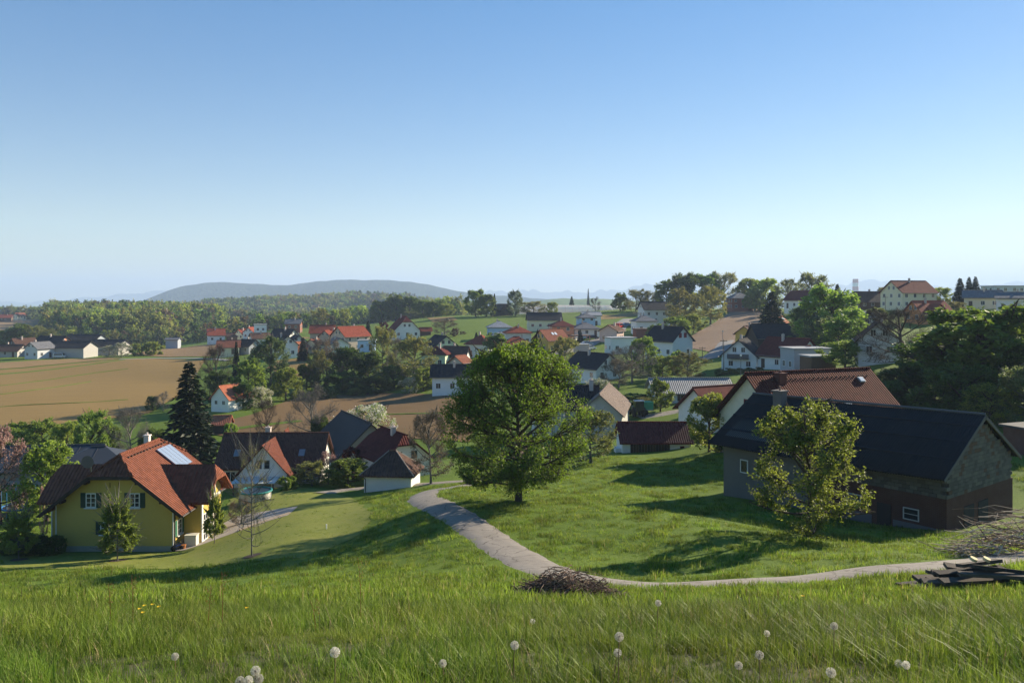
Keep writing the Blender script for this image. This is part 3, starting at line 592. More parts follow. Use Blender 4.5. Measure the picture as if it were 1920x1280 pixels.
# ------------------------------------------------------------------ buildings
def roof_part(name, faces, t, m, parent):
    """closed roof shell: top faces given, the underside t below"""
    key = {}; V = []
    def vi(p):
        k = (round(p[0], 3), round(p[1], 3), round(p[2], 3))
        if k not in key: key[k] = len(V); V.append(tuple(p))
        return key[k]
    Fs = [[vi(p) for p in f] for f in faces]; n = len(V); E = {}
    for f in Fs:
        for a, b in zip(f, f[1:] + f[:1]): E[(a, b)] = 1
    mb = MB(); mb.v = V + [(x, y, z - t) for x, y, z in V]; mb.f = Fs + [[i + n for i in reversed(f)] for f in Fs]
    for (a, b) in E:
        if (b, a) not in E: mb.f.append([b, a, a + n, b + n])
    return mb.build(name, m, parent)
def roof_faces(kind, L, Wd, z, pitch, ov, hip=.35, ovx=None):
    """top faces (counter-clockwise from above) of a roof; ridge along x"""
    tp = math.tan(math.radians(pitch)); a = L / 2 + (ov if ovx is None else ovx); b = Wd / 2 + ov; ze = z - ov * tp; zr = z + Wd / 2 * tp
    if kind == 'gable':
        return [[(-a, -b, ze), (a, -b, ze), (a, 0, zr), (-a, 0, zr)], [(a, b, ze), (-a, b, ze), (-a, 0, zr), (a, 0, zr)]], zr
    if kind == 'hip':
        r = max(a - b, .01)
        f = [[(-a, -b, ze), (a, -b, ze), (r, 0, zr), (-r, 0, zr)], [(a, b, ze), (-a, b, ze), (-r, 0, zr), (r, 0, zr)],
             [(a, -b, ze), (a, b, ze), (r, 0, zr)], [(-a, b, ze), (-a, -b, ze), (-r, 0, zr)]]
        return f, zr
    if kind == 'halfhip':
        h = hip; yb = b * h; zh = zr - yb * tp; r = a - yb * .9
        return [[(-a, -b, ze), (a, -b, ze), (a, -yb, zh), (r, 0, zr), (-r, 0, zr), (-a, -yb, zh)], [(a, b, ze), (-a, b, ze), (-a, yb, zh), (-r, 0, zr), (r, 0, zr), (a, yb, zh)],
                [(a, -yb, zh), (a, yb, zh), (r, 0, zr)], [(-a, yb, zh), (-a, -yb, zh), (-r, 0, zr)]], zr
WIN = {}
def win_mesh(w, h, cols=2, rows=1, fr=(.75, .75, .73)):
    k = (round(w, 2), round(h, 2), cols, rows, fr)
    if k in WIN: return WIN[k]
    a = MB(); t = .07
    a.box(-w/2, w/2, -.05, .03, -h/2, -h/2 + t); a.box(-w/2, w/2, -.05, .03, h/2 - t, h/2); a.box(-w/2, -w/2 + t, -.05, .03, -h/2 + t, h/2 - t); a.box(w/2 - t, w/2, -.05, .03, -h/2 + t, h/2 - t)
    for c in range(1, cols): x = -w/2 + w * c / cols; a.box(x - .03, x + .03, -.04, .02, -h/2 + t, h/2 - t)
    for r in range(1, rows): z = -h/2 + h * r / rows; a.box(-w/2 + t, w/2 - t, -.035, .02, z - .02, z + .02)
    p = MB().box(-w/2 + .02, w/2 - .02, -.015, .02, -h/2 + .02, h/2 - .02)
    WIN[k] = (a.mesh('window', M('frame_%d' % (fr[0] * 100), fr, .6, .08)), p.mesh('pane', GLASS())); return WIN[k]
SHUT = {}
def window(parent, x, y, z, face, w=1.1, h=1.3, cols=2, rows=1, fr=(.75, .75, .73), shut=None, sill=False):
    """face: direction the window looks, as an angle about z (0 looks to -y)"""
    a, p = win_mesh(w, h, cols, rows, fr)
    o = obj('window', a, parent, (x, y, z)); o.rotation_euler = (0, 0, face); obj('pane', p, o)
    if shut:
        k = (round(w, 2), round(h, 2), shut)
        if k not in SHUT:
            mb = MB().box(-w * .24, w * .24, -.05, .02, -h/2 - .03, h/2 + .03)
            for q in range(7): zz = -h/2 + h * (q + .5) / 7; mb.box(-w * .2, w * .2, -.065, -.045, zz - .03, zz + .03)
            SHUT[k] = mb.mesh('shutter', M('shutter_%d_%d' % (shut[0] * 999, shut[1] * 999), shut, .6, .1))
        for s in (-1, 1): obj('shutter', SHUT[k], o, (s * (w / 2 + w * .25 + .02), 0, 0))
    if sill: MB().box(-w/2 - .1, w/2 + .1, -.16, .02, -h/2 - .09, -h/2 - .02).build('sill', M('sill', (.7, .69, .66)), o)
    return o
def wallmat(c):
    if c == 'brick': return BLOCKS('brick_wall', (.34, .12, .075), (.27, .09, .06), .5, .25, .02, (.32, .25, .2))
    return M('plaster_' + c, WALL[c], .9, .10, .7, .15, 30)
def roofmat(c): return TILE('roof_' + c, ROOF[c], .3, .36)
def chimney(parent, x, y, z0, z1, s=.5, m=None):
    mb = MB().box(x - s/2, x + s/2, y - s/2, y + s/2, z0, z1); mb.box(x - s/2 - .06, x + s/2 + .06, y - s/2 - .06, y + s/2 + .06, z1, z1 + .1)
    mb.tube((x, y, z1 + .1), (x, y, z1 + .3), s * .2, n=8)
    return mb.build('chimney', m or M('chimney_plaster', (.5, .42, .37)), parent)

def house(px, py, Y, L, Wd, H, rot, kind, pitch, wall, roofc, label, o):
    loc = Vector(P(px, py, Y)); rz = math.radians(rot)
    nm = 'barn' if 'barn' in label else 'shed' if ('shed' in label or 'hut' in label or 'outhouse' in label) else 'garage' if ('garage' in label) else 'carport' if label.startswith('open') else 'house'
    R = empty(nm, loc, rz, label, nm if nm != 'house' else 'house')
    wm = wallmat(wall); hw, hl = Wd / 2, L / 2; zb = -2.2
    carport = nm == 'carport'
    if kind == 'flat':
        if carport:
            for sx in (-1, 1):
                for sy in (-1, 1): MB().box(sx * (hl - .15) - .1, sx * (hl - .15) + .1, sy * (hw - .15) - .1, sy * (hw - .15) + .1, zb, H).build('post', wm, R)
        else: MB().box(-hl, hl, -hw, hw, zb, H).build('wall', wm, R)
        rp = MB().box(-hl - .25, hl + .25, -hw - .25, hw + .25, H + .003, H + .3); rp.build('roof', M('flat_roof_' + roofc, ROOF[roofc]), R); zr = H
    else:
        f, zr = roof_faces(kind, L, Wd, H + .12, pitch, o.get('ov', .6))
        tp = math.tan(math.radians(pitch))
        if kind == 'gable': sec = lambda x: [(x, -hw, zb), (x, hw, zb), (x, hw, H - .05), (x, 0, zr - .17), (x, -hw, H - .05)]
        elif kind == 'halfhip':
            yb = (hw + .6) * .35; sec = lambda x: [(x, -hw, zb), (x, hw, zb), (x, hw, H - .05), (x, yb, zr - yb * tp - .2), (x, -yb, zr - yb * tp - .2), (x, -hw, H - .05)]
        else: sec = lambda x: [(x, -hw, zb), (x, hw, zb), (x, hw, H - .02), (x, -hw, H - .02)]
        MB().hull(sec(-hl), sec(hl)).build('wall', wm, R)
        rf = roof_part('roof', f, .2, roofmat(roofc), R)
        rc = MB().tube((-hl + (hw if kind == 'hip' else -.3), 0, zr + .02), (hl - (hw if kind == 'hip' else -.3), 0, zr + .02), .12, n=6) if L > Wd + .5 or kind != 'hip' else None
        if rc: rc.build('ridge_cap', roofmat(roofc), rf)
        if o.get('wn', 1): chimney(rf, hl * random.uniform(-.4, .4), random.choice((-1, 1)) * .7, zr - 1.2, zr + .7)
        for s in (-1, 1): MB().tube((-hl - .5, s * (hw + .66), H - .38), (hl + .5, s * (hw + .66), H - .38), .07, n=6).build('gutter', M('gutter', (.18, .15, .13), .5), rf)
    # windows on the sides one can see
    to = Vector((-loc.x, -loc.y, 0)).normalized(); ca, sa = math.cos(rz), math.sin(rz)
    if o.get('wn', 1):
        fl = max(1, int((H + .3) / 2.6)); shut = o.get('shut')
        for (nx, ny, width, face) in ((0, -1, L, 0), (0, 1, L, math.pi), (1, 0, Wd, math.pi / 2), (-1, 0, Wd, -math.pi / 2)):
            if (nx * ca - ny * sa) * to.x + (nx * sa + ny * ca) * to.y < .08: continue
            n = max(1, int(width / 2.9)); wz = min(1.3, Y / 220 * .2 + 1.1)
            for q in range(fl):
                for k in range(n):
                    t = (k + .5) / n * width - width / 2 + random.uniform(-.25, .25)
                    x, y = (t, ny * hw) if nx == 0 else (nx * hl, t)
                    z = 1.55 + q * 2.65
                    if z + .7 > H: z = H - .85
                    if q == 0 and k == n - 1 and nx == 0 and n > 1:
                        d = MB().box(-.5, .5, -.05, .02, -1.05, 1.05).build('door', M('door_dark', (.09, .06, .045)), R); d.location = (x, y, 1.05); d.rotation_euler = (0, 0, face)
                        MB().tube((.36, -.1, 0), (.36, -.05, 0), .04, n=6).build('handle', M('steel', (.5, .5, .5), .3, metal=1.0), d)
                    else: window(R, x, y, z, face, 1.05 * wz / 1.2, wz)
            if nx and kind in ('gable', 'halfhip') and zr - H > 2.2:
                cs = (-1.0, 1.0) if not o.get('att') else (0,)
                for c in cs:
                    w = window(R, nx * hl, c, H + (zr - H) * .36, face, .95, 1.2 if (zr - H) > 2.8 else .9, shut=None, fr=shut or (.75, .75, .73))
                    if shut:
                        MB().box(-.55, .55, -.09, -.052, -.65, .65).build('shutter', M('shutter_red', shut, .7), w)
                    if o.get('att'): MB().box(-.75, .75, -.09, -.052, -1.1, 1.0).build('shutter', M('shutter_orange', o['att'], .7), w)
                if o.get('balc'):
                    bl = MB().box(nx * hl if nx > 0 else nx * hl - 1.1, nx * hl + 1.1 if nx > 0 else nx * hl, -2.4, 2.4, H - .75, H - .6)
                    e = nx * (hl + 1.05)
                    for q in range(20): yy = -2.35 + q * .247; bl.box(e - .03, e + .03, yy - .1, yy + .1, H - .6, H + .3)
                    bl.box(e - .06, e + .06, -2.45, 2.45, H + .3, H + .38); bl.build('balcony', M('balcony_wood', (.10, .08, .07)), R)
    if o.get('sky'):
        tp = math.tan(math.radians(pitch))
        for c in (-.8, .5):
            yy = -hw * .45; zz = zr - abs(yy) * tp
            s = MB().box(-.4, .4, -.6, .6, 0, .09).build('skylight', M('skylight', (.75, .78, .82), .25), rf); s.location = (c, yy, zz + .02); s.rotation_euler = (math.radians(pitch), 0, 0)
    if o.get('xg'):
        z1 = H + .1; m1 = MB().hull([(-1.8, -hw - .6, zb), (1.8, -hw - .6, zb), (1.8, -hw - .6, z1 + .4), (0, -hw - .6, z1 + 2.0), (-1.8, -hw - .6, z1 + .4)], [(-1.8, 0, zb), (1.8, 0, zb), (1.8, 0, z1 + .4), (0, 0, z1 + 2.0), (-1.8, 0, z1 + .4)])
        cg = m1.build('cross_gable', wm, R); z2 = z1 + 2.25
        roof_part('gable_roof', [[(0, -hw - 1.2, z2), (0, .3, z2), (-2.4, .3, z1 + .1), (-2.4, -hw - 1.2, z1 + .1)], [(0, .3, z2), (0, -hw - 1.2, z2), (2.4, -hw - 1.2, z1 + .1), (2.4, .3, z1 + .1)]], .18, roofmat(roofc), cg)
        for c in (-.7, .7): window(R, c, -hw - .6, H - .1, 0, .8, 1.1)
    if o.get('stripe'):
        MB().box(-1.2, .4, -hw - .02, -hw + .02, .1, H - .3).build('painted_stripe', M('lime_paint', (.55, .8, .12), .8), R)
        MB().box(-hl - .02, -hl + .02, -1.2, .2, .1, H - .3).build('painted_stripe', M('lime_paint', (.55, .8, .12), .8), R)
    return R
for h in HT: house(*h)

# ---- the yellow house on the left (gable square to the camera)
def yellow_house():
    R = empty('house', (-31.3, 67.6, -19.8), 0, 'ochre yellow house with brown tiled half-hipped roof and solar panel, left foreground', 'house')
    ym = M('plaster_ochre', (.55, .40, .10), .9, .2, .45, .3, 25); wm = M('trim_white', (.78, .76, .70)); tm = TILE('tiles_terracotta', (.195, .070, .042), .30, .34, True, .07)
    hw, y0, y1, zb = 4.6, -4.6, 4.2, -1.6
    tp = math.tan(math.radians(38)); zr = 7.35; 
    zw = zr - hw * tp - .05; yb = 1.75; zh = zr - yb * tp
    sec = lambda y: [(-hw, y, zb), (hw, y, zb), (hw, y, zw), (yb, y, zh - .1), (-yb, y, zh - .1), (-hw, y, zw)]
    MB().hull(sec(y0), sec(y1)).build('wall', ym, R)
    # wings left and right
    for s in (-1, 1):
        x1 = s * 6.1
        wg = MB().hull([(s * 4.4, -2.6, zb), (s * 4.4, 1.6, zb), (s * 4.4, 1.6, 3.75), (s * 4.4, -.5, 5.5), (s * 4.4, -2.6, 3.75)], [(x1, -2.6, zb), (x1, 1.6, zb), (x1, 1.6, 3.75), (x1, -.5, 5.5), (x1, -2.6, 3.75)]).build('wing', ym, R)
        zz, r = 5.95, s * 6.4
        f = [[(s * .8, -3.3, 3.45), (s * 6.9, -3.3, 3.45), (s * 6.9, -1.5, 5.0), (r, -.5, zz), (s * .8, -.5, zz)],
             [(s * 6.9, 2.3, 3.45), (s * .8, 2.3, 3.45), (s * .8, -.5, zz), (r, -.5, zz), (s * 6.9, .5, 5.0)], [(s * 6.9, -1.5, 5.0), (s * 6.9, .5, 5.0), (r, -.5, zz)]]
        if s < 0: f = [q[::-1] for q in f]
        # keep only the part of the wing roof outside the main roof
        xi = 4.95
        f2 = []
        for q in f:
            out = []
            for a, b in zip(q, q[1:] + q[:1]):
                def dd(p): return abs(p[0]) - (zr - p[2]) / tp + .15     # >0 outside the main slope
                da, db = dd(a), dd(b)
                if da >= 0: out.append(a)
                if da * db < 0: t = da / (da - db); out.append(tuple(a[i] + (b[i] - a[i]) * t for i in range(3)))
            if len(out) > 2: f2.append(out)
        roof_part('wing_roof', f2, .2, tm, R)
        MB().box(x1 - .06 if s > 0 else x1 - .03, x1 + .03 if s > 0 else x1 + .06, -2.63, -2.35, zb, 3.6).build('corner_trim', wm, wg)
        if s > 0:
            for k in range(3): window(wg, x1, -1.9 + k * 1.2, 1.15, math.pi / 2, 1.0, 2.2, 2, 4)
            window(wg, x1, -.5, 4.0, math.pi / 2, 1.5, 1.3, 3, 2)
            MB().box(x1 - .02, x1 + .05, -2.3, 1.5, 3.05, 3.3).build('string_course', wm, wg)
    f, _ = None, None
    a, b = y0 - .75, y1 + .75; e = hw + 1.0; ze = zr - e * tp; r0, r1 = a + 1.6, b - 1.6
    F4 = [[(e, a, ze), (e, b, ze), (yb, b, zh), (0, r1, zr), (0, r0, zr), (yb, a, zh)], [(-e, b, ze), (-e, a, ze), (-yb, a, zh), (0, r0, zr), (0, r1, zr), (-yb, b, zh)],
          [(-yb, a, zh), (yb, a, zh), (0, r0, zr)], [(yb, b, zh), (-yb, b, zh), (0, r1, zr)]]
    rf = roof_part('roof', F4, .2, tm, R)
    cap = MB().tube((0, r0, zr + .02), (0, r1, zr + .02), .13, n=8)
    for (sx, ys, yr) in ((1, a, r0), (-1, a, r0), (1, b, r1), (-1, b, r1)): cap.tube((sx * yb, ys, zh + .02), (0, yr, zr + .02), .11, n=8)
    cap.build('ridge_cap', tm, rf)
    fs = MB()
    for sx in (-1, 1): fs.slab([(sx * (e + .02), a - .03, ze - .02), (sx * yb, a - .03, zh - .02), (sx * yb, a + .06, zh - .02), (sx * (e + .02), a + .06, ze - .02)], .26)
    fs.box(-yb, yb, a - .03, a + .06, zh - .28, zh - .02); fs.build('fascia', M('dark_timber', (.045, .032, .025)), rf)
    for sx in (-1, 1):
        for k in range(2):
            x = sx * (3.9 - k * 1.9); z = zr - abs(x) * tp - .28
            MB().box(x - .09, x + .09, a + .05, y0 + .2, z - .2, z).build('purlin', M('dark_timber', (.045, .032, .025)), rf)
    for sx in (-1, 1): MB().tube((sx * (e + .05), a, ze - .12), (sx * (e + .05), b, ze - .12), .08, n=8).build('gutter', M('gutter_dark', (.06, .05, .045), .45), rf)
    gu = MB(); gu.tube((e, a + .4, ze - .15), (hw + .1, y0 + .12, zw - .8), .05, n=8); gu.tube((hw + .1, y0 + .12, zw - .8), (hw + .1, y0 + .12, zb + .8), .05, n=8); gu.build('downpipe', M('gutter_dark', (.06, .05, .045), .45), rf)
    # solar collector, chimney, dish, snow guards
    n = Vector((math.sin(math.radians(38)), 0, math.cos(math.radians(38))))
    def on(x, y, h): return (x, y, zr - x * tp) + n * h if False else Vector((x, y, zr - x * tp)) + n * h
    sp = MB().slab([on(.75, 1.0, .16), on(2.75, 1.0, .16), on(2.75, 3.6, .16), on(.75, 3.6, .16)], .1).build('solar_panel', M('collector_glass', (.24, .30, .40), .12, .05), rf)
    for yy in (1.0, 1.65, 2.95, 3.56): MB().slab([on(.72, yy - .02, .178), on(2.78, yy - .02, .178), on(2.78, yy + .02, .178), on(.72, yy + .02, .178)], .03).build('panel_frame', M('alu', (.6, .6, .6), .35, metal=.8), sp)
    MB().slab([on(.65, 2.27, .175), on(2.85, 2.27, .175), on(2.85, 2.33, .175), on(.65, 2.33, .175)], .03).build('panel_frame', M('alu', (.6, .6, .6), .35, metal=.8), sp)
    chimney(rf, -.25, 1.6, zr - .8, zr + .6, .42, M('chimney_white', (.72, .62, .56)))
    MB().tube((-2.2, -3.9, zh - .6), (-2.2, -3.9, zh + .9), .03, n=6).build('dish_pole', M('steel', (.5, .5, .5), .3, metal=1.0), rf)
    di = MB()
    for k in range(4): di.tube((-2.2, -4.0 - .03 * k * k, zh + .95), (-2.2, -4.0 - .03 * (k + 1) ** 2, zh + .95), .12 * k + .02, .12 * (k + 1) + .02, n=16)
    di.build('satellite_dish', M('dish_grey', (.12, .10, .10), .5), rf)
    for q in range(14):
        x, y = .45, -3.2 + q * .55; MB().box(-.05, .05, -.09, .09, 0, .13).build('snow_guard', M('dark_timber', (.045, .032, .025)), rf).location = on(x, y, .0)
    # windows and shutters of the gable
    gs = (.022, .055, .038)
    for x in (-1.85, 1.6): window(R, x, y0, 3.95, 0, .8, 1.12, 2, 3, (.72, .72, .68), gs, True)
    window(R, -.75, y0, 1.75, 0, .7, .95, 2, 2, (.72, .72, .68), gs, True)
    window(R, hw, -3.4, 1.55, math.pi / 2, .9, 1.2, 2, 3, (.72, .72, .68), (.03, .13, .07), True)
    for k in (-.35, .35): MB().box(k - .03, k + .03, y0 - .03, y0 + .01, 4.95, 5.35).build('vent_slot', M('vent_dark', (.16, .10, .02)), R)
    for s in (-1, 1): MB().box(s * hw - .04, s * hw + .04, y0 - .025, y0 + .3, zb, zw - .2).build('corner_trim', wm, R)
    MB().box(-hw - .03, hw + .03, y0 - .03, y1 + .03, zb, .35).build('plinth', M('plinth_grey', (.34, .32, .26)), R)
    return R
yellow_house()
# ---- other near buildings
def simple(name, label, loc, rz, L, Wd, H, kind, pitch, wm, rm, ov=.5, hip=.35, zb=-2.0, chim=None, t=.18, cat=None):
    R = empty(name, loc, math.radians(rz), label, cat or name)
    f, zr = roof_faces(kind, L, Wd, H + .1, pitch, ov, hip); hw, hl = Wd / 2, L / 2; tp = math.tan(math.radians(pitch))
    if kind == 'gable': sec = lambda x: [(x, -hw, zb), (x, hw, zb), (x, hw, H - .05), (x, 0, zr - .17), (x, -hw, H - .05)]
    elif kind == 'halfhip':
        yb = (hw + ov) * hip; sec = lambda x: [(x, -hw, zb), (x, hw, zb), (x, hw, H - .05), (x, yb, zr - yb * tp - .2), (x, -yb, zr - yb * tp - .2), (x, -hw, H - .05)]
    else: sec = lambda x: [(x, -hw, zb), (x, hw, zb), (x, hw, H - .02), (x, -hw, H - .02)]
    MB().hull(sec(-hl), sec(hl)).build('wall', wm, R)
    rf = roof_part('roof', f, t, rm, R)
    if kind != 'hip' or L > Wd + .5:
        q = hl - hw if kind == 'hip' else hl + ov - .02
        MB().tube((-q, 0, zr + .02), (q, 0, zr + .02), .11, n=8).build('ridge_cap', rm, rf)
    if chim: chimney(rf, chim[0], chim[1], zr - 1.4, zr + chim[2], chim[3] if len(chim) > 3 else .5)
    return R, rf, zr
WHT = M('limewash', (.74, .74, .69), .95, .12, .9, .2, 14)
# farmhouse with steep cross gable
loc = Vector(P(507, 912, 95)); loc.y = 97.5
R, rf, zr = simple('farmhouse', 'old farmhouse with brown tiled roof and white front gable beside pool', loc, 2, 11.8, 7.4, 2.75, 'gable', 40, M('plaster_offwhite', (.66, .64, .58), .9), TILE('tiles_old_brown', (.115, .055, .04), .2, .3, True, .05), .45, chim=(-1.1, .4, .55, .6), cat='house')
gw = 2.7
fg = MB().hull([(-gw, -6.0, -2), (gw, -6.0, -2), (gw, -6.0, 2.3), (0, -6.0, 5.3), (-gw, -6.0, 2.3)], [(-gw, -1, -2), (gw, -1, -2), (gw, -1, 2.3), (0, -1, 5.3), (-gw, -1, 2.3)]).build('front_gable', M('plaster_white', (.76, .75, .72), .9), R)
z2 = 5.65; roof_part('gable_roof', [[(0, -6.5, z2), (0, -.2, z2), (-3.3, -.2, 1.95), (-3.3, -6.5, 1.95)], [(0, -.2, z2), (0, -6.5, z2), (3.3, -6.5, 1.95), (3.3, -.2, 1.95)]], .16, TILE('tiles_orange_edge', (.15, .052, .034), .2, .3), fg)
for c in (-.45, .45): window(fg, c, -6.0, 3.35, 0, .62, 1.0, 1, 2, (.2, .2, .2))
window(R, -4.4, -3.7, 1.5, 0, 1.2, 1.2); window(R, 4.3, -3.7, 1.5, 0, 1.1, 1.2)
for c in (-4.0, 3.6):
    s = MB().box(-.35, .35, -.5, .5, 0, .1).build('skylight', M('skylight_dark', (.2, .22, .25), .2), rf); s.location = (c, -2.4, zr - 2.4 * math.tan(math.radians(40)) + .02); s.rotation_euler = (math.radians(40), 0, 0)
pr = MB().slab([(-2.9, -8.3, 1.75), (1.9, -8.3, 1.75), (1.9, -6.0, 2.0), (-2.9, -6.0, 2.0)], .1); pr.build('porch_roof', M('porch_sheet', (.58, .60, .60), .5), R)
for c in (-2.7, -.5, 1.7): MB().box(c - .05, c + .05, -8.2, -8.1, -1.5, 1.65).build('porch_post', M('dark_timber', (.045, .032, .025)), R)
MB().box(-.9, .9, -6.06, -5.98, -.4, 1.5).build('garage_door', M('door_grey_green', (.30, .32, .27)), R)
dr = MB().hull([(.3, .3, 3.9), (1.5, .3, 3.9), (.9, .3, 6.3)], [(.3, 2.2, 3.9), (1.5, 2.2, 3.9), (.9, 2.2, 6.3)]).build('dormer', TILE('tiles_orange_edge', (.15, .052, .034)), rf)
# black barn behind
simple('barn', 'barn with black roof and weathered grey gable behind the farmhouse', (-21.5, 110, -23.6), 118, 13, 8.2, 3.6, 'gable', 42, M('weathered_plaster', (.24, .235, .22), .95, .35, .5, .3, 8), CORR('black_sheet', (.022, .022, .025)), .5)
# maroon roofed house
R, rf, zr = simple('cottage', 'small house with dark red roof and half-hipped white gable behind the hip roofed shed', (-14.3, 95.5, -20.9), 122, 8.0, 6.0, 2.6, 'halfhip', 40, M('plaster_offwhite', (.66, .64, .58), .9), TILE('tiles_maroon', (.10, .026, .022)), .4, chim=(-1, .3, .5), cat='house')
for c in (-1.0, .9): window(R, -4.0, c, 2.9, -math.pi / 2, .75, .9, 2, 1, (.1, .1, .1))
MB().tube((-3.2, -.2, zr - .4), (-3.2, -.2, zr + .8), .03, n=6).build('vent_pipe', M('steel', (.5, .5, .5), .3, metal=1.0), rf)
# hip roofed shed
R, rf, zr = simple('shed', 'little whitewashed shed with brown pyramid tile roof beside the lane', (-12.5, 83.8, -19.75), -6, 4.9, 4.2, 2.0, 'hip', 40, WHT, TILE('tiles_brown_shed', (.11, .065, .05), .28, .3), .4)
for s, b in ((1, 1), (-1, 1), (1, -1), (-1, -1)): MB().tube((s * 2.85, b * 2.5, 1.75), (s * .35, 0, zr + .02), .07, n=6).build('hip_cap', M('cap_pale', (.30, .24, .2)), rf)
d = MB().box(-.4, .4, -.04, .02, -.9, .9).build('door', M('door_grey', (.35, .36, .36)), R); d.location = (-2.45, -.4, .75); d.rotation_euler = (0, 0, -math.pi / 2)
MB().tube((-2.6, -2.3, 1.6), (-2.3, -2.15, 1.3), .04, n=6).tube((-2.3, -2.15, 1.3), (-2.3, -2.15, -.8), .04, n=6).build('downpipe', M('gutter_dark', (.06, .05, .045), .45), R)
# small barn with red roof
R, rf, zr = simple('barn', 'small white barn with dark red tiled roof and brown plank doors beside the meadow', Vector(P(1224, 850, 97)), 0, 8.1, 5.2, 1.95, 'gable', 34, WHT, TILE('tiles_wine', (.135, .030, .026), .26, .3, True, .06), .35)
for k in range(14): x = -3.1 + k * .333; MB().box(x, x + .318, -2.66, -2.58 + (k % 3) * .006, -.6, 1.7).build('plank', M('plank_dark_%d' % (k % 3), (.045 + .012 * (k % 3), .034 + .008 * (k % 3), .026), .9), R)
window(R, 3.0, -2.6, 1.0, 0, .5, .75, 1, 1, (.25, .2, .17)); MB().box(-3.75, -3.35, -2.63, -2.58, -.5, 1.45).build('door', M('door_white', (.7, .7, .68)), R)
MB().box(-4.7, -4.05, -1.6, 0, -1, .9).build('lean_to', WHT, R)
# grey gabled barn
R, rf, zr = simple('barn', 'grey plastered barn with steep brown roof, gable facing the meadow', (13.9, 120, -19.4), 78, 15, 6.2, 3.2, 'gable', 41, M('rough_grey_plaster', (.42, .41, .38), .95, .2, .5, .3, 8), TILE('tiles_grey_brown', (.20, .155, .13), .25, .3), .4)
window(R, -7.5, 0, 2.6, -math.pi / 2, .8, 1.1, 1, 1, (.2, .15, .12)); MB().tube((-7.55, 1.0, 4.3), (-7.45, 1.0, 4.3), .45, n=20).build('round_vent', M('vent_ring', (.5, .49, .46)), R)
R, rf, zr = simple('house', 'dark roofed house half hidden between the big tree and the grey barn', (8.3, 127, -19.6), 2, 10, 7, 2.8, 'gable', 40, M('plaster_offwhite', (.66, .64, .58), .9), TILE('tiles_black', (.028, .027, .03)), .5, chim=(4.2, -.6, .9, .6))
# low white house with grey roof
R, rf, zr = simple('house', 'low white house with long grey roof and brown shuttered windows', Vector(P(1292, 752, 143)), 0, 13.5, 8, 2.1, 'gable', 26, WHT, CORR('grey_sheet', (.20, .20, .20), .35), .6)
for c in (-1.9, 3.0): window(R, c, -4.0, 1.15, 0, 1.0, 1.1, 1, 1, (.2, .15, .12), (.085, .05, .035))
# dark red roof left of big house
simple('house', 'dark red tiled roof sloping down left of the big tiled house', (29.3, 109, -17.2), 28, 11, 7, 2.6, 'gable', 38, WHT, TILE('tiles_maroon2', (.125, .036, .028)), .6)
# big tiled house
R, rf, zr = simple('house', 'large cream house with wide dark red tiled roof and skylights behind the long barn', (31.5, 84.7, -16.9), 21.6, 15.2, 10.4, 4.7, 'gable', 41, M('plaster_pale_cream', (.72, .68, .52), .9), TILE('tiles_dark_red', (.092, .024, .016), .3, .34, True, .07), .8)
tp = math.tan(math.radians(41))
for (x, y, w, h) in ((1.6, -4.0, .9, 1.25), (5.8, -1.3, .7, .7)):
    s = MB().box(-w/2, w/2, -h/2, h/2, 0, .14).build('skylight', M('skylight_frame', (.35, .34, .33), .4), rf); s.location = (x, y, zr - abs(y) * tp + .03); s.rotation_euler = (math.radians(41), 0, 0)
    MB().box(-w/2 + .08, w/2 - .08, -h/2 + .08, h/2 - .08, .13, .16).build('pane', M('skylight', (.75, .78, .82), .25), s)
chimney(rf, -4.6, -.9, zr - 1.6, zr - .1, .9, M('chimney_maroon', (.12, .04, .03)))
for q in range(24): MB().box(-.06, .06, -.05, .05, 0, .12).build('snow_guard', M('dark_timber', (.045, .032, .025)), rf).location = (-6.8 + q * .6, -.9, zr - .9 * tp + .02)
window(R, -7.6, .6, 5.7, -math.pi / 2, .9, 1.7, 1, 2, (.25, .25, .22)); MB().box(-8.3, -7.6, -4.9, -4.75, -1, 4).build('balcony_post', M('dark_timber', (.045, .032, .025)), R)

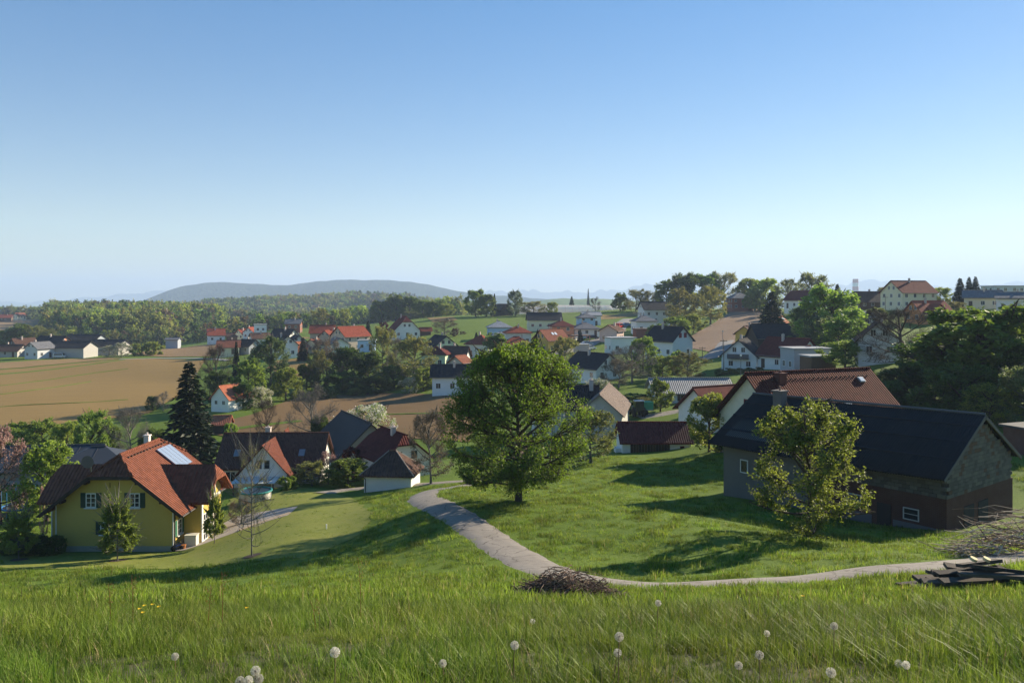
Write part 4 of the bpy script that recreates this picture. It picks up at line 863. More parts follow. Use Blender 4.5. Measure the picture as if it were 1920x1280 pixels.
# ---- the long barn in the right foreground: bare blocks above brick
def long_barn():
    A = Vector(P(1357, 935, 64.9)); B = Vector(P(1775, 1000, 51.2)); A.z = B.z = 0
    d = (A - B).normalized(); n = Vector((-d.y, d.x, 0)) * -1
    if n.x < 0: n = -n
    L = (A - B).length; Wd = 10.4; rz = math.atan2(d.y, d.x)              # local x runs from the near gable to the far one
    base = -15.6
    R = empty('barn', (B.x, B.y, base), rz, 'long unplastered block barn with black corrugated roof, right foreground', 'barn')
    # local: wall facing the camera at y=0 on the +y or -y side
    s = 1 if (Matrix.Rotation(rz, 3, 'Z') @ Vector((0, 1, 0))).dot(n) > 0 else -1
    H0 = 4.75; pt = math.tan(math.radians(30)); zr = H0 + Wd / 2 * pt
    gx = .25                                                                # the far end of the ridge sags
    low = BLOCKS('red_brick_wall', (.135, .050, .034), (.10, .036, .026), .25, .075, .012, (.13, .11, .095)); grey = M('render_grey', (.13, .13, .135), .95, .25, .5, .3, 10)
    blk = M('concrete_block_core', (.08, .078, .072), .95, .2, .8)
    zc = 2.75
    Y = lambda y: y * s
    MB().box(0, L * .52, min(Y(0), Y(Wd)), max(Y(0), Y(Wd)), -2.5, zc).build('brick_base', low, R)
    MB().box(L * .52 + .004, L, min(Y(-.02), Y(Wd)), max(Y(-.02), Y(Wd)), -2.5, H0 - .35).build('rendered_wall', M('block_render', (.17, .16, .145), .95, .25, .5, .3, 10), R)
    core = MB().hull([(.12, Y(.12), zc), (.12, Y(Wd - .12), zc), (.12, Y(Wd - .12), H0 - .2), (.12, Y(Wd / 2), zr - .35), (.12, Y(.12), H0 - .2)], [(L - .05, Y(.12), zc), (L - .05, Y(Wd - .12), zc), (L - .05, Y(Wd - .12), H0 - .2), (L - .05, Y(Wd / 2), zr - .35), (L - .05, Y(.12), H0 - .2)])
    w = core.build('block_wall', blk, R)
    # every concrete block of the near gable and of the side wall
    mats = [M('block_a', (.125, .117, .10), .95, .2, 2), M('block_b', (.095, .088, .076), .95, .2, 2), M('block_c', (.155, .142, .118), .95, .2, 2), M('block_red', (.115, .07, .048), .95, .25, 2)]
    bl, bh = .5, .25
    me = [MB().box(-.12, .12, -.242, .242, -.117, .117).mesh('block', m) for m in mats]; me2 = [MB().box(-.242, .242, -.12, .12, -.117, .117).mesh('block', m) for m in mats]
    r = random.Random(3); row = 0; z = zc + .13
    while z < zr - .5:
        off = (row % 2) * .25; half = (Wd / 2 if z < H0 - .2 else max(0, (zr - .3 - z) / pt)) 
        y = Wd / 2 - half + .25 + off
        while y < Wd / 2 + half - .2:
            k = r.choices(range(4), (5, 3, 2, 1.0 if z < H0 + .3 else 4))[0]
            q = obj('block', me[k], w, (.1 + r.uniform(-.008, .008), Y(y), z)); y += bl
        z += bh; row += 1
    z = zc + .13; row = 0
    while z < H0 - .3:
        x = .35 + (row % 2) * .25
        while x < L * .52 - .2:
            obj('block', me2[r.choices(range(3), (5, 3, 2))[0]], w, (x, Y(.1 + r.uniform(-.008, .008)), z)); x += bl
        z += bh; row += 1
    # roof: two corrugated slopes with the wave in real relief
    ov, ox = .95, .25; xa, xb = -ox, L + .9; pitch_w = .177
    sl = (Wd / 2 + ov) / math.cos(math.atan(pt)); nseg = int((xb - xa) / pitch_w * 4)
    xs = np.linspace(xa, xb, nseg + 1); V = []; Fq = []
    for side in (0, 1):
        for lay in (0, 1):
            for j in range(2):
                yy = (-ov if j == 0 else Wd / 2) if side == 0 else (Wd + ov if j == 0 else Wd / 2)
                zz = H0 - ov * pt if j == 0 else zr
                wv = .028 * np.sin(xs / pitch_w * 2 * math.pi); sag = -.28 * (xs / L) - .10 * np.sin(np.clip(xs / L, 0, 1) * math.pi)
                V.append(np.stack([xs, np.full_like(xs, Y(yy)), zz + wv + sag - .09 * lay], -1))
    V = np.concatenate(V); n1 = nseg + 1
    for side in (0, 1):
        for lay in (0, 1):
            o = (side * 4 + lay * 2) * n1; a = np.arange(nseg)
            q = np.stack([o + a, o + a + 1, o + n1 + a + 1, o + n1 + a], -1); flip = (side == 0) ^ (lay == 1) ^ (s < 0)
            Fq.append(q if flip else q[:, ::-1])
        o = side * 4 * n1; a = np.arange(nseg); Fq.append(np.stack([o + a, o + a + 1, o + 2 * n1 + a + 1, o + 2 * n1 + a], -1))
        for e in (0, nseg): Fq.append(np.array([[o + e, o + n1 + e, o + 3 * n1 + e, o + 2 * n1 + e]]))
    rm = M('black_fibre_cement', (.016, .016, .018), .85, .6, .5)
    rf = obj('roof', np_mesh('roof', V, Fq, rm), R)
    MB().tube((xa, Y(Wd / 2), zr + .03), (xb, Y(Wd / 2), zr - .27), .10, n=8).build('ridge_cap', M('ridge_grey', (.10, .10, .10), .8), rf)
    for sd in (0, 1):
        y0, y1 = (-ov, Wd / 2) if sd == 0 else (Wd + ov, Wd / 2)
        MB().slab([(xa - .04, Y(y0), H0 - ov * pt - .03), (xa - .04, Y(y1), zr - .03), (xa + .05, Y(y1), zr - .03), (xa + .05, Y(y0), H0 - ov * pt - .03)], .22).build('verge_board', M('verge_grey', (.13, .12, .11)), rf)
    for fr in (.28, .55, .8):
        yy = -ov + (Wd / 2 + ov) * fr; zz = H0 - ov * pt + (zr - H0 + ov * pt) * fr
        MB().hull([(xa, Y(yy), zz + .05), (xa, Y(yy + .12), zz + .105), (xa, Y(yy + .12), zz - .02), (xa, Y(yy), zz - .06)], [(xb, Y(yy), zz + .05 - .28), (xb, Y(yy + .12), zz + .105 - .28), (xb, Y(yy + .12), zz - .3), (xb, Y(yy), zz - .34)]).build('sheet_lap', rm, rf)
    # chimney towards the far end, windows, door
    xc = L * .86; ch = MB().box(xc - .4, xc + .4, Y(Wd * .40) - .4, Y(Wd * .40) + .4, zr - 1.8, zr + .25); ch.box(xc - .5, xc + .5, Y(Wd * .40) - .5, Y(Wd * .40) + .5, zr + .25, zr + .36)
    ch.build('chimney', M('chimney_dark', (.16, .14, .13)), rf); MB().tube((xc, Y(Wd * .4), zr + .36), (xc, Y(Wd * .4), zr + .7), .09, n=8).build('flue', M('flue_red', (.3, .16, .12)), rf)
    fc = 0 if s > 0 else math.pi
    for x in (L * .885, L * .80, L * .73): window(R, x, Y(-.03), 2.35, fc, .72, 1.05, 1, 1, (.72, .72, .70))
    for x, z in ((L * .36, 1.55), (L * .13, 1.35)): window(R, x, Y(-.01), z, fc, 1.05, .8, 1, 2, (.45, .44, .42))
    d = MB().box(-.48, .48, -.05, .05, -1.1, 1.1).build('door', M('door_old', (.035, .03, .028)), R); d.location = (L * .235, Y(-.02), .6); d.rotation_euler = (0, 0, fc)
    for (x0, x1) in ((L * .285, L * .50), (.1, L * .20)): MB().box(x0, x1, min(Y(-.03), Y(.02)), max(Y(-.03), Y(.02)), -2.2, .75).build('rendered_patch', grey, R)
    for y0 in (3.2, 5.4):
        q = MB().box(-.04, .03, Y(y0) - .75, Y(y0) + .75, .5, 1.9).build('plank_hatch', M('hatch_dark', (.03, .03, .032)), R)
    return R
long_barn()
# brick stub at the right edge
R = empty('outbuilding', P(1932, 845, 75), math.radians(20), 'low brick outbuilding with flat lid at the right picture edge', 'outbuilding')
MB().box(-1.6, 2.2, -1.2, 1.5, -1.5, 2.2).build('wall', BLOCKS('red_brick_wall2', (.2, .075, .05), (.15, .055, .04), .25, .075, .012), R); MB().box(-1.9, 2.5, -1.5, 1.8, 2.203, 2.4).build('roof', M('lid_concrete', (.09, .085, .08)), R)
# dark roofed buildings behind the yellow house
for (px, py, Y, L, Wd, H, rot, lab) in ((85, 905, 92, 12, 8, 2.4, 6, 'dark grey sheet roofed building behind the yellow house, left one'), (185, 905, 90, 9.5, 8, 2.2, 10, 'dark grey hip roofed building behind the yellow house, right one')):
    R, rf, zr = simple('building', lab, Vector(P(px, py, Y)), rot, L, Wd, H, 'hip' if 'hip' in lab else 'gable', 24, M('plaster_grey_dark', (.3, .3, .3)), M('dark_sheet', (.05, .052, .058), .45, .15, .4), .6, cat='house')
    for k in range(9): x = -L / 2 + L * (k + .5) / 9; MB().tube((x, -Wd / 2 - .5, H - .12 + .02), (x, -.1, zr - .02 if 'hip' not in lab or abs(x) < L / 2 - Wd / 2 else H), .025, n=4).build('sheet_seam', M('dark_sheet', (.05, .052, .058)), rf)
# cottage and shed in the field, left
R, rf, zr = simple('cottage', 'tiny white cottage with orange tiled roof among the trees by the field', Vector(P(434, 763, 172)), 68, 7, 4.6, 2.4, 'gable', 46, WHT, TILE('tiles_bright_orange', (.40, .135, .075)), .4, cat='house')
for c in (-1.0, 1.0): window(R, -3.5, c, 1.4, -math.pi / 2, .8, .9)
simple('shed', 'small field shed with orange tiled roof behind the dark spruce', Vector(P(412, 803, 140)), 8, 3.6, 3.2, 1.0, 'gable', 36, M('darkwood_wall', WALL['darkwood']), TILE('tiles_bright_orange', (.40, .135, .075)), .3)
# ------------------------------------------------------------------ trees
def tubes(P0, R0, sides):
    """P0 (n,k,3) centre lines, R0 (n,k) radii -> verts, quads"""
    n, k, _ = P0.shape
    T = np.gradient(P0, axis=1); T /= np.linalg.norm(T, axis=2, keepdims=True) + 1e-9
    ref = np.where(np.abs(T[..., 2:3]) > .9, np.array([1., 0, 0]), np.array([0, 0, 1.]))
    U = np.cross(T, ref); U /= np.linalg.norm(U, axis=2, keepdims=True) + 1e-9; Wv = np.cross(T, U)
    a = np.arange(sides) * 2 * math.pi / sides
    V = P0[:, :, None, :] + R0[:, :, None, None] * (U[:, :, None, :] * np.cos(a)[None, None, :, None] + Wv[:, :, None, :] * np.sin(a)[None, None, :, None])
    i = np.arange(n * k * sides).reshape(n, k, sides); j = np.roll(i, -1, axis=2)
    Q = np.stack([i[:, :-1], j[:, :-1], j[:, 1:], i[:, 1:]], -1).reshape(-1, 4)
    return V.reshape(-1, 3), Q
def join_parts(parts):
    V = []; Q = []; o = 0
    for v, q in parts: V.append(v); Q.append(q + o); o += len(v)
    return np.concatenate(V), np.concatenate(Q)
def leaves(pos, size, r, up=.3, narrow=.55, droop=0.0):
    """one folded diamond leaf (4 corners) at each position"""
    n = len(pos); d = r.normal(size=(n, 3)); d[:, 2] = d[:, 2] * .7 + up - droop; d /= np.linalg.norm(d, axis=1, keepdims=True)
    q = r.normal(size=(n, 3)); w = np.cross(d, q); w /= np.linalg.norm(w, axis=1, keepdims=True) + 1e-9
    s = (size * r.uniform(.65, 1.35, n))[:, None]
    nn = np.cross(d, w)
    V = np.stack([pos, pos + d * s * .5 + w * s * narrow * .5 + nn * s * .08, pos + d * s, pos + d * s * .5 - w * s * narrow * .5 + nn * s * .08], 1)
    return V.reshape(-1, 3), np.arange(4 * n).reshape(n, 4)
def bez(a, b, c, k):
    t = np.linspace(0, 1, k)[None, :, None]
    return (1 - t) ** 2 * a[:, None] + 2 * t * (1 - t) * b[:, None] + t ** 2 * c[:, None]
TREES = {}
def tree_mesh(key, seed, bark, leaf, H=10., rad=.42, cb=.2, cz=.58, cvert=.46, limbs=14, subs=8, twigs=7, nleaf=10, lsize=.3, tr=.025, twig_geo=False, spiky=.1, lump=.22, up=.3, lean=.03, leaf2=None, sublen=.2, narrow=.55, trunk_top=.8, tip=0.0):
    """unit-height tree (scaled by H afterwards): trunk, limbs, branches, twigs and leaves along them"""
    r = np.random.default_rng(seed)
    ph = r.uniform(0, 6.28, 8)
    def env(P):          # how far inside the crown outline a point lies (1 = on it)
        q = P - np.array([0, 0, cz]); th = np.arctan2(q[:, 1], q[:, 0]); el = np.arctan2(q[:, 2] / cvert, np.hypot(q[:, 0], q[:, 1]) / rad)
        k = 1 + lump * (np.sin(3 * th + ph[0] + 2 * el) * .5 + np.sin(5 * th - 3 * el + ph[1]) * .35 + np.sin(2 * th + 5 * el + ph[2]) * .4)
        e = np.sqrt((q[:, 0] / rad) ** 2 + (q[:, 1] / rad) ** 2 + (q[:, 2] / cvert) ** 2)
        if tip: e = e * (1 + tip * np.clip(q[:, 2] / cvert, -.4, 1))
        return e / k
    def pull(P, m=1.0):
        e = env(P); f = np.where(e > m, m / np.maximum(e, 1e-6), 1.0)[:, None]; c = np.array([0, 0, cz]); return c + (P - c) * f
    trunk = bez(np.zeros((1, 3)), np.array([[r.normal() * lean, r.normal() * lean, trunk_top * .5]]), np.array([[r.normal() * lean, r.normal() * lean, trunk_top]]), 9)
    parts = [tubes(trunk, np.linspace(tr, tr * .25, 9)[None] * np.array([1.35] + [1] * 8), 8)]
    t = np.linspace(0, 1, limbs) ** .9; h0 = cb + (trunk_top - .04 - cb) * t
    base = np.stack([np.interp(h0, trunk[0, :, 2], trunk[0, :, c]) for c in range(3)], -1)
    az = np.arange(limbs) * 2.4 + r.uniform(-.4, .4, limbs); el = np.interp(t, [0, .55, 1], [.10, .62, 1.0]) + r.uniform(-.28, .28, limbs)
    far = base + np.stack([np.cos(az) * np.cos(el), np.sin(az) * np.cos(el), np.sin(el)], -1) * 1.2
    e = far
    for _ in range(12): e = np.where((env(e) > .93)[:, None], base + (e - base) * .92, e)
    mid = base * .5 + e * .5; mid[:, 2] -= .02 + .05 * (1 - t)
    lim = bez(base, mid, e, 8)
    Ll = np.linalg.norm(e - base, axis=1)
    parts.append(tubes(lim, (tr * .55 * np.clip(Ll / rad, .4, 1))[:, None] * np.linspace(1, .2, 8)[None], 6))
    # branches
    li = np.repeat(np.arange(limbs), subs); ts = r.uniform(.22, 1, len(li)) ** .8; kk = np.clip((ts * 7), 0, 6.99); i0 = kk.astype(int); fr = (kk - i0)[:, None]
    s0 = lim[li, i0] * (1 - fr) + lim[li, np.minimum(i0 + 1, 7)] * fr
    out = s0 - np.array([0, 0, cz - .1]); out /= np.linalg.norm(out, axis=1, keepdims=True) + 1e-6
    dr = r.normal(size=s0.shape) * .75 + out * .7; dr[:, 2] += up; dr /= np.linalg.norm(dr, axis=1, keepdims=True)
    s1 = pull(s0 + dr * (sublen * r.uniform(.5, 1.3, len(s0)))[:, None], .97)
    sm = (s0 + s1) / 2; sm[:, 2] -= .012
    sub = bez(s0, sm, s1, 5)
    parts.append(tubes(sub, (tr * .17) * np.linspace(1, .35, 5)[None] * r.uniform(.6, 1.2, (len(s0), 1)), 4))
    # twigs
    si = np.repeat(np.arange(len(s0)), twigs); ts = r.uniform(.15, 1.0, len(si)); kk = np.clip(ts * 4, 0, 3.99); i0 = kk.astype(int); fr = (kk - i0)[:, None]
    t0 = sub[si, i0] * (1 - fr) + sub[si, i0 + 1] * fr
    out = t0 - np.array([0, 0, cz - .15]); out /= np.linalg.norm(out, axis=1, keepdims=True) + 1e-6
    dr = r.normal(size=t0.shape) * .6 + out * .8; dr[:, 2] += up * 1.3; dr /= np.linalg.norm(dr, axis=1, keepdims=True)
    ln = spiky * r.uniform(.5, 1.4, len(t0)); t1 = pull(t0 + dr * ln[:, None], 1.06)
    if twig_geo:
        tw = np.stack([t0, (t0 + t1) / 2 + r.normal(size=t0.shape) * .004, t1], 1); parts.append(tubes(tw, (tr * .06) * np.array([[1, .7, .35]]) * np.ones((len(t0), 1)), 3))
        if twig_geo > 1:
            q = np.repeat(np.arange(len(t0)), 4); f2 = r.uniform(.2, 1, (len(q), 1)); a0 = t0[q] * (1 - f2) + t1[q] * f2; a1 = a0 + (dr[q] + r.normal(size=a0.shape) * .7) * .035
            parts.append(tubes(np.stack([a0, a1], 1), tr * .04 * np.ones((len(q), 2)), 3))
    Vt, Qt = join_parts(parts)
    me_t = np_mesh('trunk', Vt * H, [Qt], bark, smooth=True); me_c = None
    if nleaf:
        q = np.repeat(np.arange(len(t0)), nleaf); f2 = r.uniform(.05, 1.05, (len(q), 1)); lp = t0[q] * (1 - f2) + t1[q] * f2 + r.normal(size=(len(q), 3)) * .006
        v, f = leaves(lp, lsize / H, r, .15, narrow)
        mi = None
        mats = [leaf]
        if leaf2 is not None: mats = [leaf, leaf2]; mi = (r.random(len(f)) < .5).astype(int)
        me_c = np_mesh('crown', v * H, [f], mats, mi=mi)
    TREES[key] = (me_t, me_c, H, rad * H); return TREES[key]
def conifer_mesh(key, seed, bark, leaf, H=12., rad=.2, levels=34, per=9, cb=.05, nl=22, lsize=.42, droop=.25, ragged=.25):
    r = np.random.default_rng(seed)
    parts = [tubes(np.stack([np.zeros(6), np.zeros(6), np.linspace(0, 1, 6)], -1)[None], np.linspace(.018, .002, 6)[None], 7)]
    z = np.repeat(np.linspace(cb, .985, levels), per) + r.normal(size=levels * per) * .008; n = len(z)
    az = np.arange(n) * 2.4 + r.uniform(-.5, .5, n); L = rad * (1 - z) ** .85 * r.uniform(1 - ragged, 1 + ragged * .6, n) + .012
    L *= np.where(z < cb + .1, .8, 1)
    a = np.stack([np.zeros(n), np.zeros(n), z], -1); d = np.stack([np.cos(az), np.sin(az), np.zeros(n)], -1)
    e = a + d * L[:, None]; e[:, 2] -= L * droop * r.uniform(.5, 1.5, n); m = a + d * L[:, None] * .55; m[:, 2] += L * .06
    br = bez(a, m, e, 5); parts.append(tubes(br, .0035 * np.linspace(1, .3, 5)[None] * np.ones((n, 1)), 3))
    Vt, Qt = join_parts(parts)
    q = np.repeat(np.arange(n), nl); t = r.uniform(.08, 1.03, len(q)); k = np.clip(t * 4, 0, 3.99); i0 = k.astype(int); fr = (k - i0)[:, None]
    p = br[q, i0] * (1 - fr) + br[q, np.minimum(i0 + 1, 4)] * fr
    side = np.stack([-d[q][:, 1], d[q][:, 0], np.zeros(len(q))], -1) * r.choice([-1, 1], len(q))[:, None]
    dirn = d[q] * .6 + side * r.uniform(.1, 1, len(q))[:, None]; dirn[:, 2] -= r.uniform(-.1, .55, len(q)); dirn /= np.linalg.norm(dirn, axis=1, keepdims=True)
    s = (lsize / H * r.uniform(.5, 1.2, len(q)) * (.45 + .9 * (1 - p[:, 2])))[:, None]; w = np.cross(dirn, r.normal(size=dirn.shape)); w /= np.linalg.norm(w, axis=1, keepdims=True)
    V = np.stack([p, p + dirn * s * .5 + w * s * .16, p + dirn * s, p + dirn * s * .5 - w * s * .16], 1).reshape(-1, 3)
    TREES[key] = (np_mesh('trunk', Vt * H, [Qt], bark, smooth=True), np_mesh('crown', V * H, [np.arange(len(V)).reshape(-1, 4)], leaf), H, rad * H)
BK = M('bark_brown', (.075, .055, .042), .95, .3, 3, .4, 12); BKG = M('bark_grey', (.16, .145, .125), .95, .3, 3, .4, 12); BKW = M('bark_birch', (.55, .53, .48), .8, .35, 5)
G_FRESH = LEAF('leaf_fresh', (0.115, 0.18, 0.025), (0.21, 0.285, 0.05), .45); G_PEAR = LEAF('leaf_pear', (0.15, 0.215, 0.035), (0.26, 0.335, 0.075), .45); G_MID = LEAF('leaf_mid', (0.095, 0.14, 0.026), (0.17, 0.22, 0.05), .4, .05)
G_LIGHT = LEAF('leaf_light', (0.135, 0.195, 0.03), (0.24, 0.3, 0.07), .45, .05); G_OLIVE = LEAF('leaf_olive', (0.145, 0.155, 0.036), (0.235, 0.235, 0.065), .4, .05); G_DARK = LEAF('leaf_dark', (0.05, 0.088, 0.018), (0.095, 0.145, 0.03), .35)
G_BROWN = LEAF('leaf_brownish', (.10, .075, .035), (.17, .12, .06), .35, .03); G_BLOS = LEAF('blossom', (.55, .50, .44), (.78, .74, .68), .3, .02); G_PINK = LEAF('blossom_pink', (.32, .18, .16), (.5, .33, .28), .3, .02)
G_NEED = LEAF('needles', (.010, .022, .010), (.028, .045, .016), .12); G_RED = LEAF('leaf_copper', (.05, .014, .014), (.10, .03, .025), .3, .02); G_WIL = LEAF('leaf_willow', (0.101, 0.137, 0.050), (0.169, 0.208, 0.084), .4, .05)
tree_mesh('hero', 11, BK, G_FRESH, 11, .51, .12, .54, .455, 38, 16, 10, 10, .17, .021, 1, .085, .07, .25, sublen=.23)
tree_mesh('pear', 23, BK, G_PEAR, 8, .37, .10, .54, .47, 20, 11, 9, 11, .16, .022, 1, .095, .26, .3, sublen=.2)
for k in range(3):
    tree_mesh('broad%d' % k, 31 + k, BK, G_MID, 10, .36 + .03 * k, .10, .55, .46, 20, 10, 7, 9, .42, .024, 0, .08, .24)
    tree_mesh('light%d' % k, 41 + k, BK, G_LIGHT, 9, .34 + .04 * k, .08, .54, .47, 20, 10, 7, 9, .34, .022, 0, .085, .26)
    tree_mesh('olive%d' % k, 51 + k, BKG, G_OLIVE, 11, .34 + .04 * k, .12, .56, .45, 19, 10, 8, 6, .30, .022, 1, .10, .26)
    tree_mesh('bush%d' % k, 61 + k, BK, G_MID if k else G_LIGHT, 3, .55, .02, .48, .52, 14, 9, 7, 8, .22, .02, 0, .12, .24, trunk_top=.6)
    tree_mesh('bare%d' % k, 71 + k, BKG if k else BK, None, 10, .44, .16, .58, .44, 14, 10, 9, 0, .2, .022, 2, .11, .2, .45)
    conifer_mesh('spruce%d' % k, 81 + k, BK, G_NEED, 13, .22 - .02 * k, 34, 10, .04, 24, .75, .28)
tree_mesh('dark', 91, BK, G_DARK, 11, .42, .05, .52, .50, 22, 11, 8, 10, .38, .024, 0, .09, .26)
tree_mesh('blossom', 92, BK, G_BLOS, 7, .46, .08, .54, .47, 20, 10, 8, 9, .17, .02, 1, .11, .24, leaf2=G_LIGHT)
tree_mesh('blossom_pink', 93, BK, G_PINK, 5, .46, .10, .55, .46, 12, 9, 8, 6, .15, .02, 1, .11, .24)
tree_mesh('brown', 94, BKG, G_BROWN, 9, .42, .14, .56, .45, 14, 9, 9, 3, .22, .022, 2, .11, .2)
tree_mesh('column', 95, BKG, G_LIGHT, 4.6, .19, .16, .50, .46, 52, 8, 6, 13, .13, .011, 1, .045, .12, .5, lean=.01, tip=.5, sublen=.075, trunk_top=.96)
tree_mesh('birch_young', 96, BKG, G_OLIVE, 8, .17, .12, .56, .44, 34, 5, 5, 2, .10, .0085, 2, .05, .15, .5, lean=.012, sublen=.07, trunk_top=.97)
tree_mesh('copper', 97, BK, G_RED, 5, .45, .05, .5, .48, 12, 8, 7, 9, .25, .02, 0, .09, .2)
tree_mesh('willow', 98, BKG, G_WIL, 10, .36, .08, .54, .47, 20, 10, 8, 9, .30, .022, 0, .10, .24)
tree_mesh('hedge', 99, BK, G_DARK, 2, .7, .02, .48, .52, 14, 9, 7, 9, .16, .02, 0, .12, .12, trunk_top=.6)
KIND = {'hero': 'cherry_tree', 'pear': 'pear_tree', 'broad': 'tree', 'light': 'tree', 'olive': 'tree', 'bush': 'bush', 'bare': 'bare_tree', 'spruce': 'spruce_tree', 'dark': 'tree', 'blossom': 'blossom_tree', 'blossom_pink': 'blossom_shrub',
        'brown': 'tree', 'column': 'young_tree', 'birch_young': 'birch_tree', 'copper': 'copper_shrub', 'willow': 'willow_tree', 'hedge': 'hedge_bush'}
TN = [0]
def tree(key, px, Y, top, wpx, label, group=None, base=None, rz=None):
    """key: which kind; px, Y: where it stands; top: picture row of its tip; wpx: crown width in picture pixels"""
    me_t, me_c, H, rad = TREES[key]; b = gp(px, Y)
    if base is not None: b.z = -(base - HZ) / F * Y
    h = max(.6, -(top - HZ) / F * Y - b.z); wd = wpx / F * Y / 2
    TN[0] += 1
    nm = KIND[key.rstrip('012')]
    o = empty(nm, b + Vector((0, 0, -.05)), TN[0] * 2.39 if rz is None else rz, label, 'bush' if 'bush' in nm or 'shrub' in nm else 'tree', group)
    o.scale = (wd / rad, wd / rad, h / H)
    obj('stem' if 'bush' in nm or 'shrub' in nm else 'trunk', me_t, o)
    if me_c: obj('foliage' if 'bush' in nm or 'shrub' in nm else 'crown', me_c, o)
    return o
